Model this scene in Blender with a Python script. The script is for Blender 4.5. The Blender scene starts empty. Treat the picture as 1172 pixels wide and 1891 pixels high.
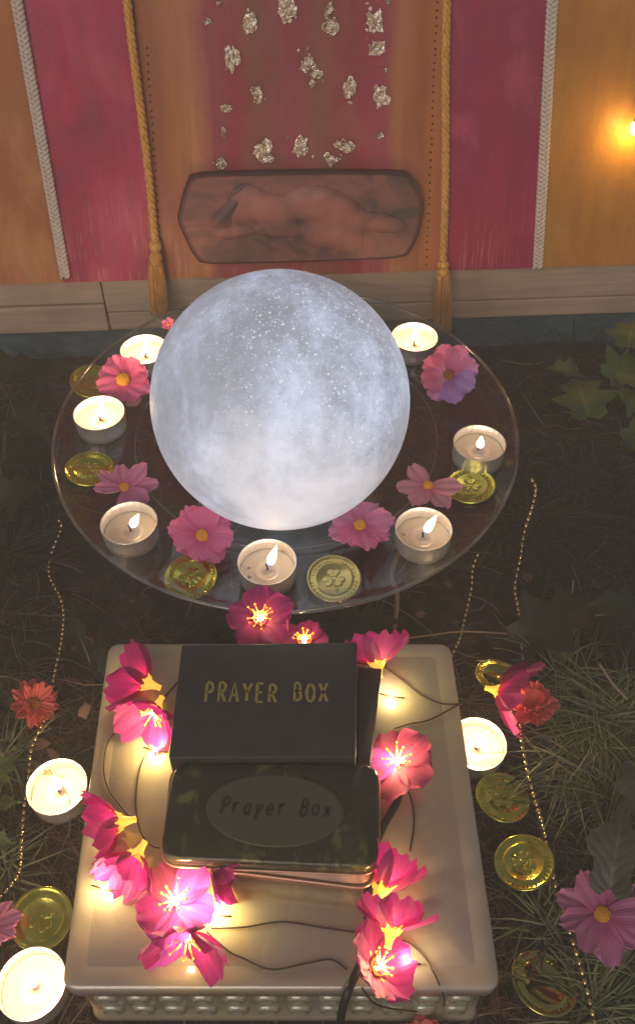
import bpy, math, random
from mathutils import Vector, Matrix, noise
rnd = random.Random(7)
R = math.radians
SC = bpy.context.scene
COL = SC.collection
# ------------------------------------------------------------------ camera
CAMH, PITCH, FPX = 0.587, R(48.5), 1700.0
cam = bpy.data.cameras.new('camera'); camo = bpy.data.objects.new('camera', cam); COL.objects.link(camo)
camo.location = (0, 0, CAMH); camo.rotation_euler = (R(90) - PITCH, 0, 0)
cam.sensor_fit = 'VERTICAL'; cam.sensor_height = 36.0; cam.lens = 36.0 * FPX / 1891.0
cam.clip_start = 0.01; cam.clip_end = 500
SC.camera = camo
# ------------------------------------------------------------------ night sky, faint sun-down light, exposure
HAZE = .19
SKY_STRENGTH, SUN_STRENGTH, EXPOSURE = 0.044, 0.82, 0.46
world = bpy.data.worlds.new('World'); SC.world = world; world.use_nodes = True
wn = world.node_tree.nodes; wl_ = world.node_tree.links
bg = wn['Background']; sky = wn.new('ShaderNodeTexSky'); sky.sky_type = 'NISHITA'; sky.sun_disc = False
sky.sun_elevation = R(24); sky.sun_rotation = R(200)
hs = wn.new('ShaderNodeHueSaturation'); hs.inputs['Saturation'].default_value = 0.25
wl_.new(sky.outputs[0], hs.inputs['Color']); wl_.new(hs.outputs[0], bg.inputs['Color'])
bg.inputs['Strength'].default_value = SKY_STRENGTH
sun = bpy.data.lights.new('sun', 'SUN'); suno = bpy.data.objects.new('sun', sun); COL.objects.link(suno)
sun.energy = SUN_STRENGTH; sun.angle = R(40); sun.color = (1.0, 0.82, 0.68)
suno.rotation_euler = (R(58), 0, R(-18))
SC.view_settings.view_transform = 'Standard'; SC.view_settings.look = 'None'
SC.view_settings.exposure = EXPOSURE; SC.view_settings.gamma = 1.0; SC.view_settings.use_curve_mapping = False
SC.render.engine = 'CYCLES'
cy = SC.cycles
cy.use_denoising = True; cy.max_bounces = 10; cy.transparent_max_bounces = 16; cy.caustics_reflective = False; cy.caustics_refractive = False
cy.sample_clamp_indirect = 4.0

# ------------------------------------------------------------------ projection helpers (photo pixel -> point on a real plane)
FW = Vector((0, math.cos(PITCH), -math.sin(PITCH))); UP = Vector((0, math.sin(PITCH), math.cos(PITCH))); RT = Vector((1, 0, 0))
CAM = Vector((0, 0, CAMH))
def ray(px, py): return FW + RT * ((px - 586) / FPX) - UP * ((py - 945.5) / FPX)
def onz(px, py, z):
    d = ray(px, py); return CAM + d * ((z - CAMH) / d.z)
def depth(p): return (Vector(p) - CAM).dot(FW)
def mpp(p): return depth(p) / FPX          # metres per pixel at p
# ------------------------------------------------------------------ object helpers
def tag(o, label=None, cat=None, group=None, kind=None):
    if label: o['label'] = label
    if cat: o['category'] = cat
    if group: o['group'] = group
    if kind: o['kind'] = kind
    return o
def thing(name, label, cat, loc=(0, 0, 0), rot=None, group=None):
    o = bpy.data.objects.new(name, None); COL.objects.link(o); o.location = loc; o.empty_display_size = 0.01
    if rot is not None: o.rotation_euler = rot
    return tag(o, label, cat, group)
def mesh(name, vs, fs, mat=None, smooth=True, uvs=None):
    me = bpy.data.meshes.new(name); me.from_pydata([tuple(v) for v in vs], [], fs); me.update()
    if smooth and len(me.polygons): me.polygons.foreach_set('use_smooth', [True] * len(me.polygons))
    if mat: me.materials.append(mat)
    if uvs:
        ul = me.uv_layers.new(name='UVMap')
        for l in me.loops: ul.data[l.index].uv = uvs[l.vertex_index]
    return me
def link(name, me, parent=None, loc=None, rot=None):
    o = bpy.data.objects.new(name, me); COL.objects.link(o)
    if parent: o.parent = parent
    if loc is not None: o.location = loc
    if rot is not None: o.rotation_euler = rot
    return o
def part(name, vs, fs, mat, parent=None, smooth=True, uvs=None, loc=None, rot=None):
    return link(name, mesh(name, vs, fs, mat, smooth, uvs), parent, loc, rot)
class MB:
    def __init__(s): s.v = []; s.f = []
    def add(s, vs, fs):
        n = len(s.v); s.v += [Vector(v) for v in vs]; s.f += [tuple(i + n for i in f) for f in fs]; return s
    def build(s, name, mat, parent=None, smooth=True): return part(name, s.v, s.f, mat, parent, smooth)
def lathe(prof, n=32, closed=False):
    vs, fs = [], []
    for r, z in prof:
        for k in range(n):
            a = 2 * math.pi * k / n; vs.append((r * math.cos(a), r * math.sin(a), z))
    m = len(prof)
    for i in range(m if closed else m - 1):
        j = (i + 1) % m
        for k in range(n):
            l = (k + 1) % n; fs.append((i * n + k, i * n + l, j * n + l, j * n + k))
    return vs, fs
def tube(pts, r, n=6, cap=True):
    pts = [Vector(p) for p in pts]; vs, fs = [], []
    rr = r if callable(r) else (lambda t: r)
    ref = Vector((0, 0, 1)); N = len(pts)
    for i, p in enumerate(pts):
        t = (pts[min(i + 1, N - 1)] - pts[max(i - 1, 0)]).normalized()
        a = t.cross(ref)
        if a.length < 1e-3: a = t.cross(Vector((0, 1, 0)))
        a.normalize(); b = a.cross(t); ref = b if b.length > .1 else ref
        q = rr(i / max(1, N - 1))
        for k in range(n):
            an = 2 * math.pi * k / n; vs.append(p + a * (math.cos(an) * q) + b * (math.sin(an) * q))
    for i in range(N - 1):
        for k in range(n):
            l = (k + 1) % n; fs.append((i * n + k, i * n + l, (i + 1) * n + l, (i + 1) * n + k))
    if cap: fs.append(tuple(range(n - 1, -1, -1))); fs.append(tuple((N - 1) * n + k for k in range(n)))
    return vs, fs
def spline(pts, m=8):
    pts = [Vector(p) for p in pts]; out = []
    for i in range(len(pts) - 1):
        p0, p1, p2, p3 = pts[max(i - 1, 0)], pts[i], pts[i + 1], pts[min(i + 2, len(pts) - 1)]
        for k in range(m):
            t = k / m
            out.append(0.5 * ((2 * p1) + (p2 - p0) * t + (2 * p0 - 5 * p1 + 4 * p2 - p3) * t * t + (3 * p1 - p0 - 3 * p2 + p3) * t ** 3))
    out.append(pts[-1]); return out
def box(x0, x1, y0, y1, z0, z1):
    return ([(x0, y0, z0), (x1, y0, z0), (x1, y1, z0), (x0, y1, z0), (x0, y0, z1), (x1, y0, z1), (x1, y1, z1), (x0, y1, z1)],
            [(3, 2, 1, 0), (4, 5, 6, 7), (0, 1, 5, 4), (1, 2, 6, 5), (2, 3, 7, 6), (3, 0, 4, 7)])
def ball(c, r, n=8, m=6, sc=(1, 1, 1)):
    prof = [(max(1e-5, math.sin(math.pi * i / m)) * r, -math.cos(math.pi * i / m) * r) for i in range(m + 1)]
    vs, fs = lathe(prof, n); c = Vector(c)
    return [c + Vector((v[0] * sc[0], v[1] * sc[1], v[2] * sc[2])) for v in vs], fs
def round_poly(cs, rad, n=5):
    out = []; cs = [Vector(c) for c in cs]; N = len(cs)
    for i, c in enumerate(cs):
        a = (cs[i - 1] - c).normalized(); b = (cs[(i + 1) % N] - c).normalized()
        p, q = c + a * rad, c + b * rad
        for k in range(n + 1):
            t = k / n; out.append(p * (1 - t) ** 2 + c * 2 * t * (1 - t) + q * t * t)
    return out
def loft(rings):
    n = len(rings[0]); vs = [v for r in rings for v in r]; fs = []
    for i in range(len(rings) - 1):
        for k in range(n):
            l = (k + 1) % n; fs.append((i * n + k, i * n + l, (i + 1) * n + l, (i + 1) * n + k))
    fs.append(tuple(range(n - 1, -1, -1))); fs.append(tuple((len(rings) - 1) * n + k for k in range(n)))
    return vs, fs
def inset(ring, d, z):
    c = sum(ring, Vector()) / len(ring); n = len(ring); out = []
    for i, p in enumerate(ring):
        t = (ring[(i + 1) % n] - ring[i - 1]); nrm = Vector((-t.y, t.x, 0)).normalized()
        if nrm.dot(c - p) < 0: nrm = -nrm
        out.append(Vector((p.x, p.y, 0)) + nrm * d + Vector((0, 0, z)))
    return out
# ------------------------------------------------------------------ material helpers
def mat(name, col=(.5, .5, .5), rough=.5, metal=0, **kw):
    m = bpy.data.materials.new(name); m.use_nodes = True; b = m.node_tree.nodes['Principled BSDF']
    b.inputs['Base Color'].default_value = (*col, 1); b.inputs['Roughness'].default_value = rough; b.inputs['Metallic'].default_value = metal
    for k, v in kw.items(): b.inputs[k.replace('_', ' ')].default_value = v
    return m
class NT:
    def __init__(s, m): s.t = m.node_tree; s.n = s.t.nodes; s.b = s.n.get('Principled BSDF'); s.out = s.n['Material Output']
    def new(s, ty, **kw):
        x = s.n.new('ShaderNode' + ty)
        for k, v in kw.items(): setattr(x, k, v)
        return x
    def link(s, a, b): s.t.links.new(a, b)
    def coord(s, kind='Object', scale=(1, 1, 1), loc=(0, 0, 0)):
        c = s.new('TexCoord'); mp = s.new('Mapping'); s.link(c.outputs[kind], mp.inputs[0])
        mp.inputs['Scale'].default_value = scale; mp.inputs['Location'].default_value = loc; return mp.outputs[0]
    def noise(s, vec, scale, detail=4, rough=.55, dist=0):
        x = s.new('TexNoise'); s.link(vec, x.inputs['Vector']); x.inputs['Scale'].default_value = scale; x.inputs['Detail'].default_value = detail
        x.inputs['Roughness'].default_value = rough; x.inputs['Distortion'].default_value = dist; return x.outputs['Fac']
    def ramp(s, fac, stops, interp='LINEAR'):
        x = s.new('ValToRGB'); s.link(fac, x.inputs[0]); cr = x.color_ramp; cr.interpolation = interp
        while len(cr.elements) < len(stops): cr.elements.new(.5)
        for e, (p, c) in zip(cr.elements, stops):
            e.position = p; e.color = (*c, 1) if isinstance(c, tuple) else (c, c, c, 1)
        return x.outputs[0]
    def mix(s, fac, a, b, mode='MIX'):
        x = s.new('Mix', data_type='RGBA', blend_type=mode)
        for sock, v in ((x.inputs['Factor'], fac), (x.inputs[6], a), (x.inputs[7], b)):
            if isinstance(v, (int, float)): sock.default_value = v
            elif isinstance(v, tuple): sock.default_value = (*v, 1)
            else: s.link(v, sock)
        return x.outputs[2]
    def math(s, op, a, b=0.0):
        x = s.new('Math', operation=op)
        for i, v in enumerate((a, b)):
            if isinstance(v, (int, float)): x.inputs[i].default_value = v
            else: s.link(v, x.inputs[i])
        return x.outputs[0]
    def bump(s, h, strength=.4, dist=.002):
        x = s.new('Bump'); x.inputs['Strength'].default_value = strength; x.inputs['Distance'].default_value = dist
        s.link(h, x.inputs['Height']); s.link(x.outputs[0], s.b.inputs['Normal']); return x
def paint(name, stops, dark, light, wear, seed=0.0, axis_ramp=None):
    """brushed house paint: streaks run down the board; worn lighter near the bottom edge"""
    m = mat(name, rough=.52); t = NT(m)
    st = t.coord('Object', (60, 60, 5), (seed, 0, seed)); big = t.coord('Object', (1, 1, .55), (seed * 2, 0, seed))
    streak = t.noise(st, 1.6, 5, .65); blot = t.noise(big, 14, 4, .6, .6)
    if axis_ramp:
        c = t.coord('Object'); sx = t.new('SeparateXYZ'); t.link(c, sx.inputs[0])
        wob = t.math('MULTIPLY', t.math('SUBTRACT', t.noise(big, 30, 4), .5), .022)
        f = t.math('ADD', sx.outputs[0], wob); mr = t.new('MapRange'); t.link(f, mr.inputs[0])
        mr.inputs[1].default_value, mr.inputs[2].default_value = axis_ramp[0], axis_ramp[1]
        base = t.ramp(mr.outputs[0], axis_ramp[2])
    else:
        base = t.ramp(blot, stops)
    c1 = t.mix(t.ramp(streak, [(.35, .5), (.55, 0.0)]), base, dark)
    c2 = t.mix(t.ramp(blot, [(.50, 0.0), (.68, .6)]), c1, light)
    sz = t.new('SeparateXYZ'); t.link(t.coord('Object'), sz.inputs[0])
    low = t.new('MapRange'); t.link(sz.outputs[2], low.inputs[0]); low.inputs[1].default_value = .09; low.inputs[2].default_value = 0.0
    low.inputs[3].default_value = 0; low.inputs[4].default_value = 1
    fine = t.noise(t.coord('Object', (260, 260, 14), (seed, 1, 0)), 1.4, 4, .7)
    wf = t.math('MULTIPLY', t.ramp(fine, [(.5, 0.0), (.62, 1.0)]), t.math('MULTIPLY', t.math('MULTIPLY', low.outputs[0], t.ramp(t.noise(t.coord('Object', (1, 1, .8), (seed, 4, 1)), 24, 4, .6), [(.42, 0.0), (.60, 1.0)])), .7))
    c3 = t.mix(wf, c2, wear)
    t.link(c3, t.b.inputs['Base Color'])
    t.bump(t.math('ADD', t.math('MULTIPLY', streak, .6), t.noise(t.coord('Object'), 260, 3)), .35, .0012)
    t.link(t.ramp(streak, [(.3, .38), (.7, .62)]), t.b.inputs['Roughness'])
    return m
CRIM, CRIMD, CRIML = (.41, .011, .075), (.25, .005, .052), (.50, .045, .14)
ORG, ORGD, ORGL = (.46, .145, .024), (.31, .088, .016), (.50, .19, .06)
M = {}
M['crimson'] = paint('crimson_paint', [(.3, CRIMD), (.5, CRIM), (.75, CRIML)], (.25, .02, .05), (.46, .08, .14), (.66, .32, .18), 1.3)
M['crimson_b'] = paint('crimson_paint_b', [(.3, CRIM), (.55, CRIMD), (.75, CRIML)], (.27, .018, .06), (.44, .06, .12), (.62, .22, .17), 4.1)
M['orange'] = paint('orange_paint', [(.3, ORG), (.55, ORGD), (.75, ORGL)], (.34, .10, .03), (.52, .27, .10), (.60, .15, .10), 2.2)
M['gold'] = paint('gold_paint', [(.3, (.37, .14, .010)), (.5, (.43, .18, .012)), (.75, (.46, .13, .02))], (.30, .13, .015), (.52, .30, .04), (.48, .10, .05), 7.7)
def wood():
    m = mat('weathered_wood', rough=.75); t = NT(m)
    g = t.noise(t.coord('Object', (4, 40, 70)), 3, 6, .6, .4); b = t.noise(t.coord('Object', (1, 1, 1)), 22, 3)
    c = t.ramp(g, [(.3, (.36, .275, .20)), (.5, (.42, .325, .24)), (.7, (.48, .38, .285))])
    t.link(t.mix(t.ramp(b, [(.45, 0.0), (.75, .5)]), c, (.26, .19, .14)), t.b.inputs['Base Color']); t.bump(g, .4, .0015); return m
M['wood'] = wood()
def footing():
    m = mat('concrete_footing', rough=.85); t = NT(m); n = t.noise(t.coord('Object', (1, 1, 2)), 45, 6, .65)
    t.link(t.ramp(n, [(.35, (.03, .06, .075)), (.55, (.06, .105, .125)), (.72, (.11, .15, .15))]), t.b.inputs['Base Color']); t.bump(n, .5, .002); return m
M['footing'] = footing()
def cord(name, col, col2):
    m = mat(name, rough=.42, Sheen_Weight=.3); t = NT(m); n = t.noise(t.coord('Object', (500, 500, 60)), 1.5, 3)
    t.link(t.ramp(n, [(.35, col2), (.6, col)]), t.b.inputs['Base Color']); t.bump(n, .4, .0004); return m
M['rope'] = cord('gold_cord', (.72, .38, .06), (.42, .17, .02))
M['tassel'] = cord('gold_tassel', (.56, .28, .055), (.34, .13, .02))
M['braid'] = cord('ivory_braid', (.62, .53, .46), (.50, .41, .35))
M['pin'] = mat('pinhole', (.05, .02, .015), .8)
def foil():
    m = mat('gold_leaf', rough=.24, metal=.6); t = NT(m); n = t.noise(t.coord('Object'), 300, 3, .6)
    t.link(t.ramp(n, [(.34, (.42, .28, .17)), (.5, (.86, .70, .54)), (.62, (1.0, .92, .86))]), t.b.inputs['Base Color']); t.bump(n, .9, .002); return m
M['foil'] = foil()
def plaque(name, stops, sc):
    m = mat(name, rough=.5); t = NT(m); n = t.noise(t.coord('Object', (1, 1, 1.4)), sc, 5, .6, .8)
    t.link(t.ramp(n, stops), t.b.inputs['Base Color']); t.bump(n, .3, .001); return m
PLQ = [(.34, (.060, .030, .028)), (.5, (.17, .064, .048)), (.66, (.31, .105, .072))]
M['plaque'] = plaque('brown_plaque', PLQ, 26)
M['plaque_edge'] = mat('plaque_edge', (.075, .026, .024), .5)
def faded(name, lo, hi):
    m = mat(name, rough=.5); t = NT(m); u = t.new('UVMap'); sx = t.new('SeparateXYZ'); t.link(u.outputs[0], sx.inputs[0]); n = t.noise(t.coord('Object', (1, 1, 1.4)), 26, 5, .6, .8)
    bgc = t.ramp(n, PLQ); fg = t.ramp(t.noise(t.coord('Object'), 55, 5, .6), [(.3, lo), (.7, hi)]); f = t.math('ADD', sx.outputs[0], t.math('MULTIPLY', t.math('SUBTRACT', n, .5), .35))
    t.link(t.mix(t.ramp(f, [(.06, 0.0), (.65, .85)]), bgc, fg), t.b.inputs['Base Color']); t.bump(n, .3, .001); return m
M['figure'] = faded('terracotta_figure', (.29, .095, .066), (.42, .165, .115)); M['figure_dark'] = faded('dark_hair', (.05, .03, .028), (.09, .05, .042))
def soil():
    m = mat('dark_soil', rough=.95); t = NT(m); n = t.noise(t.coord('Object'), 70, 7, .7); b = t.noise(t.coord('Object'), 7, 3)
    c = t.ramp(n, [(.35, (.010, .007, .006)), (.52, (.04, .024, .017)), (.68, (.11, .062, .043))])
    t.link(t.mix(t.ramp(b, [(.4, 0.0), (.65, .7)]), c, (.022, .022, .014)), t.b.inputs['Base Color']); t.bump(n, .9, .006); return m
M['soil'] = soil()
def fibre(name, c1, c2, rough=.7):
    m = mat(name, rough=rough); t = NT(m); g = t.new('NewGeometry'); t.link(t.ramp(g.outputs['Random Per Island'], [(0, c1), (1, c2)]), t.b.inputs['Base Color']); return m
M['needles'] = fibre('dry_needles', (.05, .022, .015), (.30, .16, .11))
M['grass'] = fibre('green_blades', (.07, .10, .035), (.30, .32, .15))
M['straw'] = fibre('dry_straw', (.16, .11, .07), (.34, .26, .17))
def leafmat(name, c1, c2):
    m = mat(name, rough=.45); t = NT(m); n = t.noise(t.coord('Object'), 60, 4)
    u = t.new('UVMap'); sx = t.new('SeparateXYZ'); t.link(u.outputs[0], sx.inputs[0])
    ax = t.math('ABSOLUTE', t.math('SUBTRACT', sx.outputs[0], .5))
    w = t.math('ABSOLUTE', t.math('SINE', t.math('MULTIPLY', t.math('SUBTRACT', sx.outputs[1], t.math('MULTIPLY', ax, .7)), 22)))
    vein = t.math('MAXIMUM', t.ramp(w, [(.06, .55), (.16, 0.0)]), t.ramp(ax, [(.015, .8), (.035, 0.0)]))
    t.link(t.mix(vein, t.ramp(n, [(.35, c1), (.65, c2)]), tuple(min(1, x * 1.45) for x in c2)), t.b.inputs['Base Color'])
    tr = t.new('BsdfTranslucent'); tr.inputs[0].default_value = (*c2, 1); ms = t.new('MixShader'); ms.inputs[0].default_value = .25
    t.link(t.b.outputs[0], ms.inputs[1]); t.link(tr.outputs[0], ms.inputs[2]); t.link(ms.outputs[0], t.out.inputs[0]); t.bump(w, .3, .001); return m
M['leaf_dark'] = leafmat('dark_leaf', (.018, .026, .011), (.034, .042, .018))
M['leaf_green'] = leafmat('green_leaf', (.040, .075, .018), (.10, .14, .03))
M['leaf_dry'] = leafmat('dusty_leaf', (.06, .065, .045), (.12, .125, .085))
M['chip'] = mat('bark_chip', (.30, .16, .10), .8)
def glass():
    m = bpy.data.materials.new('clear_glass'); m.use_nodes = True; t = NT(m); t.n.remove(t.b)
    tr = t.new('BsdfTransparent'); tr.inputs[0].default_value = (.93, .95, .92, 1); gl = t.new('BsdfGlossy'); gl.inputs['Roughness'].default_value = .03
    fr = t.new('LayerWeight'); fr.inputs[0].default_value = .5; ms = t.new('MixShader')
    n = t.noise(t.coord('Object'), 30, 2); bp = t.new('Bump'); bp.inputs['Strength'].default_value = .06; bp.inputs['Distance'].default_value = .003; t.link(n, bp.inputs['Height']); t.link(bp.outputs[0], gl.inputs['Normal'])
    t.link(t.math('ADD', t.math('MULTIPLY', t.math('POWER', fr.outputs['Facing'], 2.6), .85), .042), ms.inputs[0]); t.link(tr.outputs[0], ms.inputs[1]); t.link(gl.outputs[0], ms.inputs[2]); t.link(ms.outputs[0], t.out.inputs[0]); return m
M['glass'] = glass()
def glass_edge():
    m = bpy.data.materials.new('glass_edge'); m.use_nodes = True; t = NT(m); t.n.remove(t.b)
    tr = t.new('BsdfTransparent'); tr.inputs[0].default_value = (.85, .88, .84, 1); gl = t.new('BsdfGlossy'); gl.inputs['Roughness'].default_value = .12; df = t.new('BsdfTranslucent'); df.inputs[0].default_value = (.75, .76, .70, 1)
    m1 = t.new('MixShader'); m1.inputs[0].default_value = .55; m2 = t.new('MixShader'); n = t.noise(t.coord('Object'), 22, 3)
    t.link(gl.outputs[0], m1.inputs[1]); t.link(df.outputs[0], m1.inputs[2]); t.link(t.ramp(n, [(.35, .30), (.7, .9)]), m2.inputs[0]); t.link(tr.outputs[0], m2.inputs[1]); t.link(m1.outputs[0], m2.inputs[2]); t.link(m2.outputs[0], t.out.inputs[0]); return m
M['glass_edge'] = glass_edge()
def moon():
    m = mat('moon_shell', (.30, .32, .36), .55); t = NT(m); oc = t.coord('Object')
    blot = t.noise(oc, 15, 7, .62, .6); rot = t.new('Mapping'); rot.inputs['Rotation'].default_value = (0, .5, 0); rot.inputs['Scale'].default_value = (2.4, 1, .55); t.link(oc, rot.inputs[0]); soft = t.noise(rot.outputs[0], 9, 5, .6); fine = t.noise(oc, 160, 4, .7)
    mixv = t.math('ADD', t.math('ADD', t.math('MULTIPLY', blot, .44), t.math('MULTIPLY', soft, .36)), t.math('MULTIPLY', fine, .2))
    col = t.ramp(mixv, [(.39, (.22, .235, .285)), (.47, (.295, .315, .385)), (.53, (.41, .455, .575)), (.61, (.62, .69, .86))])
    vo = t.new('TexVoronoi'); t.link(oc, vo.inputs['Vector']); vo.inputs['Scale'].default_value = 400
    vo2 = t.new('TexVoronoi'); t.link(oc, vo2.inputs['Vector']); vo2.inputs['Scale'].default_value = 210
    vd0 = t.new('VectorMath', operation='DISTANCE'); t.link(oc, vd0.inputs[0]); vd0.inputs[1].default_value = (.032, -.036, .066)
    patch = t.ramp(t.math('ADD', t.math('MULTIPLY', vd0.outputs['Value'], 9.0), t.math('SUBTRACT', t.noise(oc, 28, 5, .65), .5)), [(.36, 1.0), (.85, 0.0)])
    spk = t.math('MULTIPLY', t.math('MAXIMUM', t.ramp(vo.outputs['Distance'], [(.12, .8), (.34, 0.0)]), t.ramp(vo2.outputs['Distance'], [(.13, 1.0), (.22, 0.0)])), patch)
    c2 = t.mix(t.math('MULTIPLY', spk, .72), col, (.95, .98, 1.0))
    # the bulb sits in the lamp's foot, towards the front: shell glows strongest there
    vd = t.new('VectorMath', operation='DISTANCE'); t.link(oc, vd.inputs[0]); vd.inputs[1].default_value = (.012, -.080, -.006)
    led = t.ramp(t.math('MULTIPLY', t.math('ADD', vd.outputs['Value'], t.math('MULTIPLY', t.math('SUBTRACT', t.noise(oc, 24, 5, .65, .4), .5), .15)), 1 / .080), [(.12, 1.0), (.45, .62), (.95, 0.0)])
    c3 = t.mix(t.math('MULTIPLY', led, .66), c2, (.93, .90, .96))
    t.link(c3, t.b.inputs['Emission Color']); t.b.inputs['Emission Strength'].default_value = .63
    t.bump(t.math('ADD', t.math('ADD', blot, t.math('MULTIPLY', fine, .5)), t.math('MULTIPLY', spk, .7)), .8, .0025); return m
M['moon'] = moon()
M['alu'] = mat('thin_aluminium', (.84, .81, .78), .36, .75)
M['wax'] = mat('candle_wax', (.66, .55, .46), .22, Subsurface_Weight=.4, Subsurface_Scale=.006, Coat_Weight=.6, Coat_Roughness=.05)
M['wick'] = mat('wick', (.02, .015, .012), .9)
def flame():
    m = bpy.data.materials.new('flame'); m.use_nodes = True; t = NT(m); t.n.remove(t.b)
    em = t.new('Emission'); tr = t.new('BsdfTransparent'); ms = t.new('MixShader'); lw = t.new('LayerWeight'); lw.inputs[0].default_value = .35
    sx = t.new('SeparateXYZ'); t.link(t.coord('Object'), sx.inputs[0])
    t.link(t.ramp(t.math('MULTIPLY', sx.outputs[2], 1 / .015), [(0.0, (.12, .2, .8)), (.16, (.5, .5, .7)), (.32, (1, .78, .45)), (1.0, (1, .66, .28))]), em.inputs[0])
    t.link(t.ramp(t.math('MULTIPLY', sx.outputs[2], 1 / .015), [(0.0, .06), (.2, .3), (.4, 1.0)]), em.inputs[1])
    ml = t.math('MULTIPLY', t.ramp(t.math('MULTIPLY', sx.outputs[2], 1 / .015), [(0.0, .03), (.18, .12), (.4, 1.0)]), 11.0); t.link(ml, em.inputs[1])
    t.link(t.ramp(lw.outputs['Facing'], [(.35, 0.0), (.95, .95)]), ms.inputs[0]); t.link(em.outputs[0], ms.inputs[1]); t.link(tr.outputs[0], ms.inputs[2]); t.link(ms.outputs[0], t.out.inputs[0]); return m
M['flame'] = flame()
def petal(name, inner, outer, streak, trans=.4, rough=.5, nst=9):
    m = mat(name, rough=rough, Sheen_Weight=.15); t = NT(m); u = t.new('UVMap'); sx = t.new('SeparateXYZ'); t.link(u.outputs[0], sx.inputs[0])
    n = t.noise(t.coord('UV', (14, 2.2, 1)), 1.5, 4, .6)
    g = t.ramp(t.math('ADD', sx.outputs[1], t.math('MULTIPLY', t.math('SUBTRACT', n, .5), .5)), [(.05, inner), (.55, outer), (1.0, tuple(min(1, x * 1.08) for x in outer))])
    w = t.math('ABSOLUTE', t.math('SINE', t.math('MULTIPLY', t.math('ADD', sx.outputs[0], t.math('MULTIPLY', n, .05)), nst * 3.1416)))
    c = t.mix(t.math('MULTIPLY', t.ramp(w, [(.05, .9), (.45, 0.0)]), .55), g, streak)
    t.link(c, t.b.inputs['Base Color']); tr = t.new('BsdfTranslucent'); t.link(c, tr.inputs[0]); ms = t.new('MixShader'); ms.inputs[0].default_value = trans
    t.link(t.b.outputs[0], ms.inputs[1]); t.link(tr.outputs[0], ms.inputs[2]); t.link(ms.outputs[0], t.out.inputs[0]); t.bump(w, .25, .0006); return m
M['p_hot'] = petal('hot_pink_petal', (.72, .08, .28), (.90, .22, .46), (.66, .07, .27))
M['p_mid'] = petal('mid_pink_petal', (.70, .12, .32), (.88, .32, .54), (.62, .12, .34))
M['p_pale'] = petal('pale_pink_petal', (.80, .18, .30), (.92, .38, .48), (.8, .24, .36))
M['p_viol'] = petal('violet_pink_petal', (.40, .08, .40), (.58, .34, .76), (.36, .06, .40))
M['p_variegated'] = petal('variegated_petal', (.85, .45, .55), (.80, .22, .42), (.68, .12, .42))
M['p_lilac'] = petal('lilac_petal', (.62, .22, .50), (.74, .34, .64), (.5, .12, .46))
M['p_coral'] = petal('coral_petal', (.70, .10, .10), (.85, .20, .18), (.58, .07, .07))
M['p_mauve'] = petal('mauve_petal', (.60, .10, .30), (.76, .26, .50), (.5, .09, .3))
M['p_blush'] = petal('blush_petal', (.75, .40, .42), (.80, .50, .50), (.7, .35, .38))
M['p_silk'] = petal('magenta_silk', (.42, .010, .10), (.38, .016, .21), (.25, .008, .11), .45, .6, 7)
M['p_silk_v'] = petal('violet_silk', (.55, .04, .45), (.60, .10, .60), (.42, .03, .4), .5, .6, 7)
M['p_silk_c'] = petal('salmon_silk', (.46, .04, .10), (.46, .06, .18), (.32, .025, .10), .4, .6, 7)
M['disc'] = mat('pollen_disc', (.72, .36, .03), .75)
M['disc_dark'] = mat('brown_disc', (.36, .14, .03), .8)
M['stem'] = mat('stem_green', (.09, .12, .04), .6)
def emit(name, col, s, base=(.8, .5, .1)):
    return mat(name, base, .4, Emission_Color=(*col, 1), Emission_Strength=s)
M['bulb'] = emit('led_bulb', (1, .82, .55), 14)
M['calyx'] = emit('glowing_calyx', (1, .50, .06), .85, (.8, .42, .05))  # own glow stands in for LED light shining through the calyx
M['stamen'] = emit('stamen', (1, .45, .05), .35, (.85, .45, .06))  # slight emission imitates stamens lit by the bulb
M['wire'] = mat('brown_wire', (.035, .02, .015), .5)
M['cable'] = mat('black_cable', (.012, .012, .011), .45)
def ceramic():
    m = mat('white_glazed_ceramic', (.34, .29, .24), .22, Coat_Weight=1.0, Coat_Roughness=.06, Coat_IOR=2.0, Subsurface_Weight=.85, Subsurface_Scale=.03, Subsurface_Radius=(1.0, .75, .5)); t = NT(m); n = t.noise(t.coord('Object'), 9, 3)
    t.link(t.ramp(n, [(.36, (.43, .39, .21)), (.5, (.38, .335, .24)), (.64, (.35, .30, .28))]), t.b.inputs['Base Color'])  # yellow to pinkish tint patches imitate uneven glow and reflections on the block
    t.link(t.ramp(t.noise(t.coord('Object'), 14, 3), [(.35, .22), (.7, .42)]), t.b.inputs['Roughness']); t.bump(t.noise(t.coord('Object'), 55, 3), .12, .001); return m
M['ceramic'] = ceramic()
def card():
    m = mat('black_card', (.018, .017, .018), .6); t = NT(m); n = t.noise(t.coord('Object', (1, 1, 1)), 60, 5, .65)
    t.link(t.ramp(n, [(.35, (.022, .020, .020)), (.7, (.038, .036, .035))]), t.b.inputs['Base Color']); t.bump(n, .25, .0006); return m
M['card'] = card()
M['brush_gold'] = mat('gold_brush_paint', (.34, .27, .06), .55, .1)
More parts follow.
